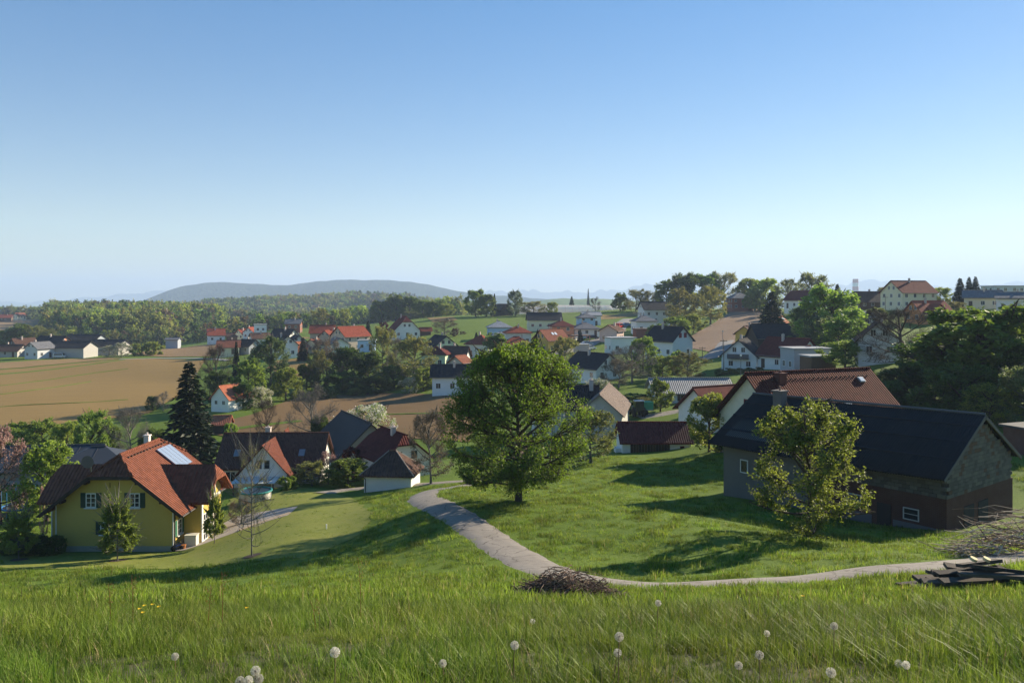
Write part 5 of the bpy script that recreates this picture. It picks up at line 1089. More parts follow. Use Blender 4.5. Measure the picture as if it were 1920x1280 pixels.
# ---- single trees and bushes
T = [
 ('hero', 972, 60, 656, 280, 'broad leafy cherry tree standing alone in the middle of the meadow'),
 ('pear', 1515, 48, 768, 196, 'tall pear tree with yellow green leaves in front of the long barn'),
 ('column', 220, 58, 937, 44, 'slim young leafy tree in front of the yellow house wall'),
 ('column', 35, 60, 960, 40, 'slim young tree at the left picture edge beside the dark hedge'),
 ('birch_young', 472, 52, 845, 46, 'thin young birch with white stem on the mown lawn'),
 ('column', 402, 63, 925, 24, 'wispy sapling right of the yellow house by the glass doors'),
 ('olive0', 1108, 86, 768, 92, 'low crooked apple tree between the cherry and the red roofed barn'),
 ('brown', 808, 82, 778, 84, 'brownish budding tree behind the left side of the cherry tree'),
 ('light0', 1238, 131, 714, 44, 'small round light green tree on the grass before the low white house'),
 ('light1', 1330, 88, 742, 86, 'bushy green tree between the red roofed barn and the long barn'),
 ('pear', 1858, 90, 722, 100, 'sunlit young tree on the grass strip right of the dark trees'),
 ('bare0', 1690, 138, 588, 165, 'large bare spreading tree on the right slope'),
 ('light2', 1585, 150, 640, 84, 'yellow green bushy tree right of the modern cube house'),
 ('light0', 1556, 200, 543, 116, 'tall light green tree rising above the right hillside bungalow'),
 ('willow', 1512, 205, 578, 70, 'pale willow left of the tall light green tree'),
 ('willow', 1545, 188, 598, 76, 'silvery green tree behind the modern cube house'),
 ('copper', 1502, 186, 637, 44, 'dark red leaved shrub behind the brown roofed house'),
 ('broad1', 1580, 178, 600, 70, 'dark green tree behind the yellow green bushy tree'),
 ('spruce0', 1447, 228, 546, 66, 'big dark spruce beside the brown hill field'),
 ('spruce1', 1570, 300, 532, 26, 'small dark spruce on the skyline near the factory chimney'),
 ('spruce1', 1800, 262, 521, 32, 'left of the three dark firs on the right skyline'),
 ('spruce2', 1817, 266, 519, 24, 'middle of the three dark firs on the right skyline'),
 ('spruce0', 1829, 262, 518, 28, 'right of the three dark firs on the right skyline'),
 ('spruce2', 1849, 275, 540, 12, 'tiny fir between the three firs and the modern grey block'),
 ('olive1', 1660, 300, 540, 40, 'sparse yellowish tree behind the cream skyline house'),
 ('light1', 1762, 290, 540, 44, 'small yellow green tree right of the cream skyline house'),
 ('broad0', 1645, 236, 578, 34, 'dark bush below the brown skyline roof'),
 ('olive0', 1790, 240, 566, 40, 'low olive bush beneath the three firs'),
 ('bare1', 1185, 172, 652, 92, 'dense bare brown tree right of the arched window house'),
 ('brown', 1160, 166, 676, 70, 'low brown budding tree in front of the arched window house'),
 ('light1', 1206, 190, 634, 56, 'green tree left of the house with red shutters'),
 ('light2', 1243, 178, 668, 58, 'light green tree below the house with red shutters'),
 ('olive2', 1290, 174, 664, 76, 'spreading fruit tree right below the house with red shutters'),
 ('light0', 1268, 190, 660, 28, 'narrow green tree before the wall of the red shutter house'),
 ('blossom', 1126, 142, 712, 60, 'small white blossoming tree behind the grey barn'),
 ('blossom', 1352, 128, 722, 40, 'white blossoming shrub at the corner of the low white house'),
 ('broad2', 1190, 140, 738, 62, 'olive green bush row beside the grey barn'),
 ('olive0', 1215, 137, 745, 50, 'brownish green bush left of the small round tree'),
 ('dark', 1108, 150, 722, 56, 'dark hedge clump in the shade below the arched window house'),
 ('olive1', 1060, 205, 636, 62, 'tall thin olive tree right of the cherry crown'),
 ('broad1', 930, 235, 630, 62, 'full green linden in front of the red roofed houses'),
 ('light2', 982, 245, 640, 34, 'small green tree in front of the timber porch bungalow'),
 ('olive2', 1025, 196, 672, 56, 'olive scrub behind the right shoulder of the cherry crown'),
 ('spruce2', 1088, 282, 618, 14, 'slim dark cypress beside the parked cars'),
 ('spruce2', 893, 312, 622, 8, 'tiny dark cypress left of the pale blue house'),
 ('copper', 868, 335, 621, 14, 'small round dark red tree on the green slope'),
 ('brown', 835, 328, 600, 52, 'bare brownish tree on the green slope below the little hut'),
 ('copper', 852, 326, 616, 16, 'dark red shrub touching the bare brownish slope tree'),
 ('spruce0', 690, 348, 601, 18, 'dark fir left of the steep roofed house'),
 ('copper', 718, 345, 605, 22, 'dark purple tree beside the steep roofed house'),
 # gully trees
 ('bare0', 405, 188, 655, 62, 'grey bare tree above the tiny white cottage'),
 ('spruce2', 443, 195, 640, 22, 'thin dark conifer in the gully trees'),
 ('light0', 468, 178, 680, 58, 'bright green tree right of the tiny white cottage'),
 ('willow', 508, 202, 636, 74, 'tall grey green willow in the gully trees'),
 ('light1', 536, 186, 692, 56, 'light green bush at the field corner'),
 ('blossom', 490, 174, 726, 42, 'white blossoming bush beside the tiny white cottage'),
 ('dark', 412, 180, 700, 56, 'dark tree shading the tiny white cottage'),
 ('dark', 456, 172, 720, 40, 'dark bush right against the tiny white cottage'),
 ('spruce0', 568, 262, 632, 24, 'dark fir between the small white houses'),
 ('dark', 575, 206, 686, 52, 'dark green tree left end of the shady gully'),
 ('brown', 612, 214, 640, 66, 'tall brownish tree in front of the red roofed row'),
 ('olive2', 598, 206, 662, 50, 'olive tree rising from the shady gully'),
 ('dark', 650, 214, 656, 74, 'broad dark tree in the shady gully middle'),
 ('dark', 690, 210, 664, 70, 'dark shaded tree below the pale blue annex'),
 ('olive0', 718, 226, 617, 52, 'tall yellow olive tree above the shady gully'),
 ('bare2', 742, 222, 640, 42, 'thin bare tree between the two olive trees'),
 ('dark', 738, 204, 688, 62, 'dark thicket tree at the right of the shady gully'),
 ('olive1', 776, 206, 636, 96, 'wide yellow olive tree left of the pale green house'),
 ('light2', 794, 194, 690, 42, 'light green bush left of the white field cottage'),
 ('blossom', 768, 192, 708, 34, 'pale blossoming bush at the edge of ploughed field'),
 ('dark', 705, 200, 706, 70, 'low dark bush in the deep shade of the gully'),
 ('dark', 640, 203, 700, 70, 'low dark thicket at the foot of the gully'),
 ('bush0', 580, 190, 728, 40, 'green bush on the field edge, left of two'),
 ('bush1', 612, 191, 727, 40, 'green bush on the field edge, right of two'),
 ('bush2', 668, 197, 727, 36, 'lighter bush before the dark gully'),
 ('bush0', 690, 198, 726, 30, 'small green bush before the dark gully'),
 ('broad2', 815, 198, 690, 44, 'green bush beside the white field cottage'),
 # ridge
 ('broad0', 892, 462, 546, 40, 'round green tree on the ridge, left of the dark barn'),
 ('broad2', 912, 458, 553, 36, 'second round green tree on the ridge left of the dark barn'),
 ('spruce1', 927, 462, 550, 12, 'pointed fir beside the dark ridge barn'),
 ('willow', 966, 460, 547, 32, 'grey green tree right of the dark ridge barn'),
 ('olive0', 1000, 455, 566, 50, 'olive bush row left end of the plastic tunnels'),
 ('light1', 1035, 450, 567, 22, 'small green tree in front of the plastic tunnels'),
 ('bare1', 1116, 448, 560, 24, 'small bare tree in front of the plastic tunnels'),
 ('spruce0', 1072, 540, 555, 14, 'dark pine behind the plastic tunnels'),
 ('spruce1', 1103, 900, 541, 8, 'tiny far dark fir on the hill behind the plastic tunnels'),
 ('broad1', 1163, 440, 552, 34, 'dark tree at the right end of the plastic tunnels'),
 ('olive1', 1192, 436, 545, 44, 'yellowish tree behind the pale ridge road house'),
 ('olive2', 1215, 432, 548, 40, 'thin olive tree behind the pale ridge road house'),
 ('broad0', 715, 525, 566, 44, 'leftmost tree of the dark grove on the green hill'), ('broad1', 742, 530, 557, 48, 'tallest tree of the dark grove on the green hill'),
 ('dark', 768, 528, 559, 46, 'third tree of the dark grove on the green hill'), ('broad2', 793, 522, 563, 44, 'fourth tree of the dark grove on the green hill'),
 ('broad0', 818, 520, 566, 40, 'fifth tree of the dark grove on the green hill'), ('light1', 838, 512, 570, 30, 'lighter rightmost tree of the dark grove on the green hill'),
 ('olive0', 770, 505, 584, 34, 'pale bush at the foot of the dark grove'),
 # hilltop trees at right
 ('broad1', 1252, 425, 530, 50, 'dark tree at the left end of the hilltop wood'), ('dark', 1285, 420, 517, 66, 'tallest dark tree of the hilltop wood left part'),
 ('broad0', 1322, 425, 517, 64, 'broad tree in the middle of the hilltop wood'), ('olive1', 1360, 425, 515, 62, 'olive tinted tree behind the brick house on the hill'),
 ('broad2', 1404, 425, 524, 52, 'tree right behind the brick house on the hill'), ('light1', 1435, 380, 524, 60, 'green tree behind the big dark spruce'),
 ('olive2', 1478, 370, 528, 56, 'thin olive tree above the dark red roofed hilltop house'), ('olive0', 1522, 350, 515, 66, 'airy sparse tree on the skyline right of the hilltop wood'),
 ('broad1', 1415, 372, 545, 40, 'tree right beside the unplastered brick house'),
 ('olive1', 1275, 332, 545, 56, 'yellow green tree at the upper left of the hill field'), ('olive2', 1332, 326, 542, 66, 'large yellowish tree at the top edge of the hill field'),
 ('light0', 1268, 286, 596, 52, 'green bush below the yellow green hill trees'), ('light2', 1300, 296, 590, 44, 'light bush along the left hill field edge'),
 ('broad0', 1232, 268, 610, 44, 'round dark green tree right of the brick annex'), ('olive1', 1262, 262, 612, 44, 'olive shrub above the red shutter house'),
 # left
 ('spruce0', 355, 104, 678, 112, 'massive dark spruce behind the yellow house'),
 ('light1', 88, 76, 836, 104, 'big light green shrub behind the yellow house, left'),
 ('blossom_pink', 2, 74, 812, 96, 'pink flowering magnolia at the left picture edge'),
 ('blossom_pink', 82, 68, 916, 20, 'small pink blossoming sapling beside the yellow house'),
 ('light0', 25, 128, 797, 70, 'green bush at the near field edge, far left'), ('light2', 80, 126, 790, 80, 'green bush at the near field edge, second from left'),
 ('light1', 125, 124, 793, 60, 'green bush at the near field edge, third from left'), ('light2', 174, 120, 774, 64, 'taller green tree at the near field edge'),
 ('bare2', 245, 116, 772, 84, 'bare brown tree behind the yellow house ridge'), ('broad1', 205, 122, 800, 44, 'low green bush left of the bare brown tree'),
 ('broad0', 290, 118, 806, 50, 'dark green bush at the foot of the massive spruce'),
 ('dark', 286, 180, 744, 26, 'dark round bush at the field corner by the spruce'), ('bare1', 306, 178, 738, 30, 'small bare tree at the field corner by the spruce'),
 ('bare0', 500, 124, 756, 50, 'small bare tree behind the farmhouse roof'), ('bare1', 586, 121, 736, 98, 'wide bare tree left of the black roofed barn'),
 ('dark', 600, 119, 786, 44, 'dark ivy bush at the foot of wide bare tree'),
 ('blossom', 690, 122, 762, 108, 'large white blossoming tree behind the black roofed barn'),
 ('olive0', 585, 91, 866, 66, 'olive bush right of the farmhouse front gable'), ('blossom_pink', 616, 93, 850, 50, 'pinkish brown flowering shrub right of the farmhouse'),
 ('broad2', 652, 89, 862, 84, 'dense dark green bush beside the whitewashed shed'), ('copper', 660, 96, 842, 56, 'dark red shrub behind the dense bush'),
 ('bush0', 540, 88, 892, 36, 'yellow green bush in front of the farmhouse porch'), ('bush2', 770, 90, 880, 36, 'scrubby bush right of the whitewashed shed'),
 ('brown', 452, 70, 938, 52, 'brown twiggy vine shrub on the terrace edge'),
 ('bush1', 388, 138, 792, 24, 'small green bush left of the orange roofed shed'), ('bush0', 432, 132, 793, 26, 'small green bush right of the orange roofed shed'),
 ('broad0', 10, 418, 622, 52, 'leftmost round tree behind the far left farm'), ('broad1', 38, 420, 612, 52, 'second round tree behind the far left farm'),
 ('olive1', 66, 418, 613, 48, 'third round tree behind the far left farm'), ('olive2', 92, 416, 620, 44, 'fourth round tree behind the far left farm'),
 ('bush1', 256, 335, 645, 26, 'round green bush right of the far left farm'), ('bush0', 288, 340, 640, 36, 'wide green bush right of the far left farm'),
 ('blossom', 204, 325, 648, 28, 'blossoming tree before the dark farm barn, left'), ('blossom', 228, 326, 643, 30, 'blossoming tree before the dark farm barn, right'),
 # shaded wood on the right
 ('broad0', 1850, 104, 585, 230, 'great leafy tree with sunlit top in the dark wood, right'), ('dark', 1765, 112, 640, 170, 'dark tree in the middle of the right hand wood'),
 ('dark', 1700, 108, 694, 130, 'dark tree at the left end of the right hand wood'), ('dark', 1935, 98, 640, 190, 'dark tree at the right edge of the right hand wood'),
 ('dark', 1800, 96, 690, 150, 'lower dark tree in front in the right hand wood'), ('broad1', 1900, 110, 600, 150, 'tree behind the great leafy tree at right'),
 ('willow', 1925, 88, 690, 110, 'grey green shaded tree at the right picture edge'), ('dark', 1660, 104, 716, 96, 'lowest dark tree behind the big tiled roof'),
 ('olive0', 1742, 122, 632, 70, 'sunlit olive tree left above the right hand wood'),
 ('broad2', 1610, 120, 690, 70, 'green bush behind the big tiled roof right end'),
]
ORD = ['first', 'second', 'third', 'fourth', 'fifth', 'sixth', 'seventh', 'eighth']
for t in T:
    tree(*t)
for k, (px, Y, top) in enumerate([(-5, 62, 1000), (22, 61.5, 1003), (50, 61.5, 1002), (78, 61.5, 1003), (103, 61.8, 1004)]):
    tree('hedge', px, Y, top, 44, ORD[k] + ' dark clipped hedge plant left of the yellow house, counted from the left', 'hedge left of the yellow house')
for k, (px, Y, top) in enumerate([(1350, 176, 692), (1368, 175, 690), (1386, 174, 690), (1404, 173, 689), (1422, 173, 688)]):
    tree('hedge', px, Y, top, 24, ORD[k] + ' dark hedge plant before the balcony house, counted from the left', 'hedge before the balcony house')

# ---- woods too dense to count: one object each
def scatter(name, pts, rots, scl, idx, meshes, label=None, cat=None):
    """instances of the given meshes on points"""
    coll = bpy.data.collections.new(name + '_pieces')
    for k, me in enumerate(meshes):
        o = bpy.data.objects.new('piece_%02d' % k, me); coll.objects.link(o)
    me = bpy.data.meshes.new(name); me.vertices.add(len(pts)); me.vertices.foreach_set('co', np.asarray(pts, dtype=np.float32).ravel())
    for nm, ty, arr, f in (('rot', 'FLOAT_VECTOR', rots, 'vector'), ('scl', 'FLOAT_VECTOR', scl, 'vector'), ('pick', 'INT', idx, 'value')):
        a = me.attributes.new(nm, ty, 'POINT'); a.data.foreach_set(f, np.asarray(arr, dtype=np.int32 if ty == 'INT' else np.float32).ravel())
    ob = obj(name, me); tag(ob, label, cat, kind='stuff')
    ng = bpy.data.node_groups.new(name + '_nodes', 'GeometryNodeTree'); ng.interface.new_socket('Geometry', in_out='INPUT', socket_type='NodeSocketGeometry'); ng.interface.new_socket('Geometry', in_out='OUTPUT', socket_type='NodeSocketGeometry')
    N = ng.nodes; gi = N.new('NodeGroupInput'); go = N.new('NodeGroupOutput'); ip = N.new('GeometryNodeInstanceOnPoints'); ci = N.new('GeometryNodeCollectionInfo')
    ci.inputs['Collection'].default_value = coll; ci.inputs['Separate Children'].default_value = True; ci.inputs['Reset Children'].default_value = True
    ip.inputs['Pick Instance'].default_value = True
    def at(nm, ty):
        n = N.new('GeometryNodeInputNamedAttribute'); n.data_type = ty; n.inputs['Name'].default_value = nm; return [s for s in n.outputs if s.enabled][0]
    ng.links.new(gi.outputs[0], ip.inputs['Points']); ng.links.new(ci.outputs[0], ip.inputs['Instance'])
    ng.links.new(at('pick', 'INT'), ip.inputs['Instance Index']); ng.links.new(at('rot', 'FLOAT_VECTOR'), ip.inputs['Rotation']); ng.links.new(at('scl', 'FLOAT_VECTOR'), ip.inputs['Scale'])
    ng.links.new(ip.outputs[0], go.inputs[0])
    md = ob.modifiers.new('scatter', 'NODES'); md.node_group = ng
    return ob
def lowtree(seed, leaf, H=16, **k):
    key = 'low%d' % seed; a = dict(limbs=9, subs=5, twigs=4, nleaf=5, lsize=1.5, rad=.34, cb=.08, cz=.55, cvert=.46, spiky=.12, lump=.25, tr=.02); a.update(k)
    tree_mesh(key, seed, BK, leaf, H, **a); mt, mc, _, _ = TREES[key]
    bm = bmesh.new(); bm.from_mesh(mt); bm.from_mesh(mc); me = bpy.data.meshes.new(key); bm.to_mesh(me); bm.free()
    nt = len(mt.polygons); me.materials.append(BK); me.materials.append(leaf)
    mi = np.zeros(len(me.polygons), dtype=np.int32); mi[nt:] = 1; me.polygons.foreach_set('material_index', mi); return me
def lowspruce(seed, H=18):
    key = 'lows%d' % seed; conifer_mesh(key, seed, BK, G_NEED, H, .17, 16, 6, .06, 7, 1.9, .25); mt, mc, _, _ = TREES[key]
    bm = bmesh.new(); bm.from_mesh(mt); bm.from_mesh(mc); me = bpy.data.meshes.new(key); bm.to_mesh(me); bm.free(); nt = len(mt.polygons)
    me.materials.append(BK); me.materials.append(G_NEED); mi = np.zeros(len(me.polygons), dtype=np.int32); mi[nt:] = 1; me.polygons.foreach_set('material_index', mi); return me
LOW = [lowtree(201, G_MID), lowtree(202, G_LIGHT), lowtree(203, G_OLIVE, nleaf=4), lowtree(204, G_DARK), lowspruce(205), lowspruce(206), lowtree(207, G_BROWN, nleaf=3)]
def in_poly(x, y, poly):
    c = np.zeros(len(x), bool); n = len(poly)
    for i in range(n):
        x0, y0 = poly[i]; x1, y1 = poly[(i + 1) % n]
        k = ((y0 > y) != (y1 > y)) & (x < (x1 - x0) * (y - y0) / (y1 - y0 + 1e-12) + x0); c ^= k
    return c
def wood(name, poly_pxY, spacing, hts, weights, label, zfun=None, seed=1):
    r = np.random.default_rng(seed); poly = [P(a, 0, b)[:2] for a, b in poly_pxY]
    xs = [p[0] for p in poly]; ys = [p[1] for p in poly]
    gx, gy = np.meshgrid(np.arange(min(xs), max(xs), spacing), np.arange(min(ys), max(ys), spacing)); gx = gx.ravel() + r.uniform(-.45, .45, gx.size) * spacing; gy = gy.ravel() + r.uniform(-.45, .45, gy.size) * spacing
    k = in_poly(gx, gy, poly); gx, gy = gx[k], gy[k]; n = len(gx)
    z = groundv(gx, gy) if zfun is None else zfun(gx, gy)
    s = r.uniform(*hts, n) / 16.0; w = np.array(weights, float)
    # species gather in patches
    pn = np.sin(gx / spacing * .23 + 1) + np.sin(gy / spacing * .31 + gx / spacing * .11); idx = r.choice(len(w), n, p=w / w.sum())
    idx = np.where((pn > 1.0) & (r.random(n) < .7), r.choice([3, 4, 5], n), idx); idx = np.where((pn < -1.1) & (r.random(n) < .6), r.choice([1, 2], n), idx)
    rot = np.stack([np.zeros(n), np.zeros(n), r.uniform(0, 6.28, n)], -1); wd = s * r.uniform(.85, 1.25, n)
    return scatter(name, np.stack([gx, gy, z - .3], -1), rot, np.stack([wd, wd, s], -1), idx, LOW, label, 'wood')
wood('forest', [(92, 760), (80, 620), (120, 560), (180, 520), (300, 540), (370, 640), (430, 760), (400, 900), (250, 950), (90, 930)], 8.5, (12, 21), [4, 3, 3, 1.2, .8, .8, .8], 'mixed spring wood covering the hill behind the far left farm', seed=4)
wood('forest', [(105, 520), (180, 490), (330, 495), (470, 505), (640, 492), (655, 520), (500, 545), (330, 530), (120, 545)], 8, (6, 12), [4, 3, 4, 1.5, .6, .6, 1.5], 'lower row of mixed trees along the foot of the wooded hill', seed=14)
wood('forest', [(-400, 900), (-380, 1010), (80, 1010), (80, 960)], 9, (12, 18), [3, 1, 2, 2, 2, 2, 1], 'strip of wood on the skyline behind the far left hilltop field', seed=5)
mid, MV = ridge('hill', 1650, 420, [(150, 600), (260, 592), (340, 587), (430, 580), (520, 573), (600, 569), (700, 567), (760, 570), (820, 575), (880, 582), (960, 590), (1040, 596)], -62, wood_mat('wood_floor', (.02, .03, .012), (.045, .06, .02), .05), 2, 12, 160, 40)
def midz(x, y):
    px = 960 + x / 1650 * F; j = np.clip((y - 1230) / 840 * 39, 0, 38.99); i = np.clip((px - 150) / 890 * 159, 0, 158.99); a = i.astype(int); b = j.astype(int); fi = i - a; fj = j - b
    Zm = MV[:, :, 2]; return (Zm[b, a] * (1 - fi) + Zm[b, a + 1] * fi) * (1 - fj) + (Zm[b + 1, a] * (1 - fi) + Zm[b + 1, a + 1] * fi) * fj
wood('forest', [(215, 1260), (900, 1260), (905, 1660), (300, 1660)], 10.5, (14, 22), [4, 2.5, 3, 2, 2.5, 2.5, 1], 'large mixed wood on the ridge before the blue mountain', midz, seed=6)
wood('forest', [(430, 900), (700, 640), (860, 620), (900, 900), (870, 1230), (330, 1230)], 12, (12, 18), [4, 2.5, 3, 2, 1.5, 1.5, 1], 'wood filling the valley behind the green hill grove', seed=8)
# ------------------------------------------------------------------ vehicles, poles, tunnels and other things
STEEL = M('steel', (.5, .5, .5), .3, metal=1.0); RUB = M('rubber', (.02, .02, .02), .9)
def car(px, py, col, label, rot, van=False, Y=None):
    loc = hit(px, py) if Y is None else gp(px, Y)
    R = empty('van' if van else 'parked_car', loc + Vector((0, 0, .12)), math.radians(rot), label, 'van' if van else 'car', 'vehicles parked in the village')
    pm = M('car_paint_%d_%d' % (col[0] * 99, col[2] * 99), col, .3, .05); L, w = (4.9, .95) if van else (4.2, .86)
    h1 = .95; h2 = 1.95 if van else 1.45
    prof = [(-L/2, .3), (L/2, .3), (L/2, .72), (L/2 - .9, h1), (-L/2 + .15, h1), (-L/2, .8)]
    MB().hull([(x, -w, z) for x, z in prof], [(x, w, z) for x, z in prof]).build('body', pm, R)
    a, b = (-L/2 + .12, L/2 - 1.2) if van else (-L/2 + .5, L/2 - 1.25)
    cb = MB().hull([(a, -w + .06, h1), (b + .5, -w + .06, h1), (b - .15, -w + .16, h2), (a + (.1 if van else .5), -w + .16, h2)], [(a, w - .06, h1), (b + .5, w - .06, h1), (b - .15, w - .16, h2), (a + (.1 if van else .5), w - .16, h2)]).build('cabin', pm, R)
    for s in (-1, 1): MB().hull([(a + .35, s * (w - .04), h1 + .03), (b + .25, s * (w - .04), h1 + .03), (b - .2, s * (w - .12), h2 - .1), (a + .6, s * (w - .12), h2 - .1)], [(a + .35, s * (w - .07), h1 + .03), (b + .25, s * (w - .07), h1 + .03), (b - .2, s * (w - .15), h2 - .1), (a + .6, s * (w - .15), h2 - .1)]).build('side_window', GLASS(), cb)
    MB().hull([(b + .5, -w + .14, h1 + .04), (b + .5, w - .14, h1 + .04), (b - .08, w - .2, h2 - .06), (b - .08, -w + .2, h2 - .06)], [(b + .53, -w + .14, h1 + .04), (b + .53, w - .14, h1 + .04), (b - .05, w - .2, h2 - .06), (b - .05, -w + .2, h2 - .06)]).build('windscreen', GLASS(), cb)
    for x in (-L/2 + .8, L/2 - .85):
        for s in (-1, 1):
            t = MB().tube((x, s * (w - .18), .31), (x, s * (w + .02), .31), .32, n=14).build('wheel', RUB, R); MB().tube((x, s * (w + .02), .31), (x, s * (w + .035), .31), .2, n=10).build('rim', STEEL, t)
    return R
car(1112, 636, (.03, .03, .035), 'black car parked before the white bungalow', 5); car(1100, 648, (.55, .58, .6), 'silver car behind the white garage box', 20); car(1106, 656, (.7, .72, .73), 'white car beside the white garage box', 30)
car(985, 660, (.7, .7, .7), 'white car left below the yellow house', 8); car(1003, 661, (.35, .36, .38), 'grey car right below the yellow house', 8); car(1078, 640, (.6, .6, .6), 'pale car under the flat roofed carport', 70)
car(1162, 615, (.55, .03, .02), 'red van on the village road', 60, True); car(1175, 612, (.12, .2, .32), 'blue car beside the red van', 10); car(1192, 611, (.05, .06, .08), 'dark car before the white hip roofed house', 12)
car(1260, 596, (.7, .7, .72), 'white car on the hill above the bushes', 10, False, 330); car(745, 634, (.75, .75, .75), 'white van below the steep roofed house', 5, True)
car(112, 671, (.65, .67, .66), 'white van in the yard of the far left farm', 5, True); car(125, 670, (.1, .2, .16), 'dark green car in the yard of the far left farm', 8)
# garage box
R = empty('garage', hit(1090, 660), math.radians(8), 'small white prefabricated garage box beside the parked cars', 'garage'); MB().box(-2.2, 2.2, -1.6, 1.6, -1, 2.5).build('wall', wallmat('pink'), R); MB().box(-2.35, 2.35, -1.75, 1.75, 2.503, 2.65).build('roof', M('flat_roof_lightgrey', ROOF['lightgrey']), R); MB().box(-1.9, 1.9, -1.65, -1.58, -.3, 2.1).build('door', M('garage_door', (.55, .42, .4)), R)
# tractor and trailer behind the grey barn
R = empty('tractor', hit(1195, 781) + Vector((0, 0, .1)), math.radians(100), 'dark tractor parked behind the grey barn', 'tractor')
MB().box(-.3, 1.9, -.4, .4, .7, 1.4).build('bonnet', M('tractor_paint', (.03, .05, .035), .5), R); MB().box(-1.2, -.3, -.7, .7, 1.0, 2.5).build('cab', GLASS(), R); MB().box(-1.3, -.2, -.8, .8, 2.5, 2.6).build('cab_roof', M('cab_roof', (.6, .6, .58)), R)
for x, r in ((-.8, .75), (1.4, .48)):
    for s in (-1, 1): MB().tube((x, s * .6, r), (x, s * .95, r), r, n=16).build('wheel', RUB, R)
R = empty('trailer', hit(1207, 778) + Vector((0, 0, .1)), math.radians(10), 'green box trailer beside the dark tractor', 'trailer')
MB().box(-1.3, 1.3, -.9, .9, .9, 2.1).build('box', M('trailer_green', (.05, .30, .16), .6), R); MB().box(-1.35, 1.35, -.95, .95, .75, .9).build('bed', M('trailer_bed', (.3, .3, .3)), R)
for s in (-1, 1): MB().tube((0, s * .75, .45), (0, s * .98, .45), .45, n=14).build('wheel', RUB, R)
# white tub by the small barn
R = empty('boat', hit(1298, 818) + Vector((0, 0, .5)), math.radians(5), 'white boat shaped tub right of the red roofed barn', 'boat')
hl = MB(); lo = [(-.9, -.2, 0), (.7, -.2, 0), (1.0, 0, .1), (.7, .2, 0), (-.9, .2, 0)]; hi = [(-1.2, -.5, .6), (.9, -.45, .6), (1.5, 0, .7), (.9, .45, .6), (-1.2, .5, .6)]; hl.hull(lo, hi).build('hull', M('boat_white', (.78, .78, .8), .4), R)
MB().box(-.9, .7, -.5, .5, .61, .66).build('seat', M('boat_seat', (.5, .5, .52)), R)
for x in (-.7, .6): MB().box(x - .06, x + .06, -.4, .4, -.8, 0).build('trestle', M('dark_timber', (.045, .032, .025)), R)
# poles and lamps
def pole(px, py, top, label, lamp=False, r=.11, Y=None):
    b = hit(px, py) if Y is None else gp(px, Y); h = -(top - HZ) / F * b.y - b.z
    R = empty('street_lamp' if lamp else 'utility_pole', b, 0, label, 'lamp' if lamp else 'pole')
    MB().tube((0, 0, -.5), (0, 0, h), r, r * .65, n=10).build('pole', M('lamp_steel', (.2, .2, .2), .5) if lamp else M('pole_wood', (.16, .12, .09)), R)
    if lamp: MB().tube((0, 0, h), (0, 0, h + .35), .16, .22, n=10).build('lamp_head', M('lamp_white', (.75, .75, .72), .4), R)
    else:
        a = MB().box(-.8, .8, -.06, .06, h - .45, h - .32).build('crossarm', M('pole_wood', (.16, .12, .09)), R)
        for x in (-.65, 0, .65): MB().tube((x, 0, h - .32), (x, 0, h - .12), .05, n=8).build('insulator', M('insulator', (.4, .3, .25), .3), a)
    return R
pole(673, 880, 839, 'white headed garden lamp right of the farmhouse bushes', True, .05); pole(83, 902, 862, 'small lamp post behind the yellow house', True, .05)
pole(1357, 700, 636, 'thin wooden pole left of the balcony house'); pole(1389, 712, 668, 'street lamp in front of the balcony house', True, .07); pole(1317, 676, 650, 'short wooden pole by the road left of the balcony house')
pole(1355, 660, 622, 'pale slender mast at the foot of the hill field', True, .07); pole(1660, 588, 555, 'wooden pole with wires on the right hillside', Y=240)
# polytunnels on the ridge
for k, (px, Y, L) in enumerate(((1060, 474, 56), (1072, 480, 56), (1084, 486, 56))):
    b = gp(px, Y); b.z = -(585 - HZ) / F * Y + k * .5
    R = empty('polytunnel', b, math.radians(-3), 'white plastic polytunnel on the ridge, ' + ('nearest', 'middle', 'rearmost')[k] + ' of three', 'greenhouse', 'polytunnels on the ridge')
    n = 10; sec = lambda x: [(x, -3.6 * math.cos(math.pi * j / n), -1 + 4.2 * math.sin(math.pi * j / n)) for j in range(n + 1)]
    MB().hull(sec(-L/2), sec(L/2)).build('film_cover', LEAF('tunnel_film', (.80, .76, .74), (.80, .76, .74), .5, 0), R)
    for q in range(15):
        x = -L/2 + L * q / 14; hp = MB()
        for j in range(n): hp.tube((x, -3.63 * math.cos(math.pi * j / n), -1 + 4.23 * math.sin(math.pi * j / n)), (x, -3.63 * math.cos(math.pi * (j + 1) / n), -1 + 4.23 * math.sin(math.pi * (j + 1) / n)), .05, n=4)
        hp.build('hoop', M('hoop_steel', (.4, .4, .42), .5), R)
# factory chimney far behind
R = empty('factory_chimney', (P(1604, 0, 3000)[0], 3000, -70), 0, 'tall red and white striped factory chimney on the far skyline', 'chimney')
zt = -(523 - HZ) / F * 3000 + 70; zz = [0, .40, .5, .6, .7, .8, .9, 1.0]
for k in range(7): MB().tube((0, 0, zt * zz[k]), (0, 0, zt * zz[k + 1]), 14 - 4 * zz[k], 14 - 4 * zz[k + 1], n=20).build('stripe', M('stripe_red', (.5, .12, .1)) if k % 2 == 0 else M('stripe_white', (.7, .68, .66)), R)
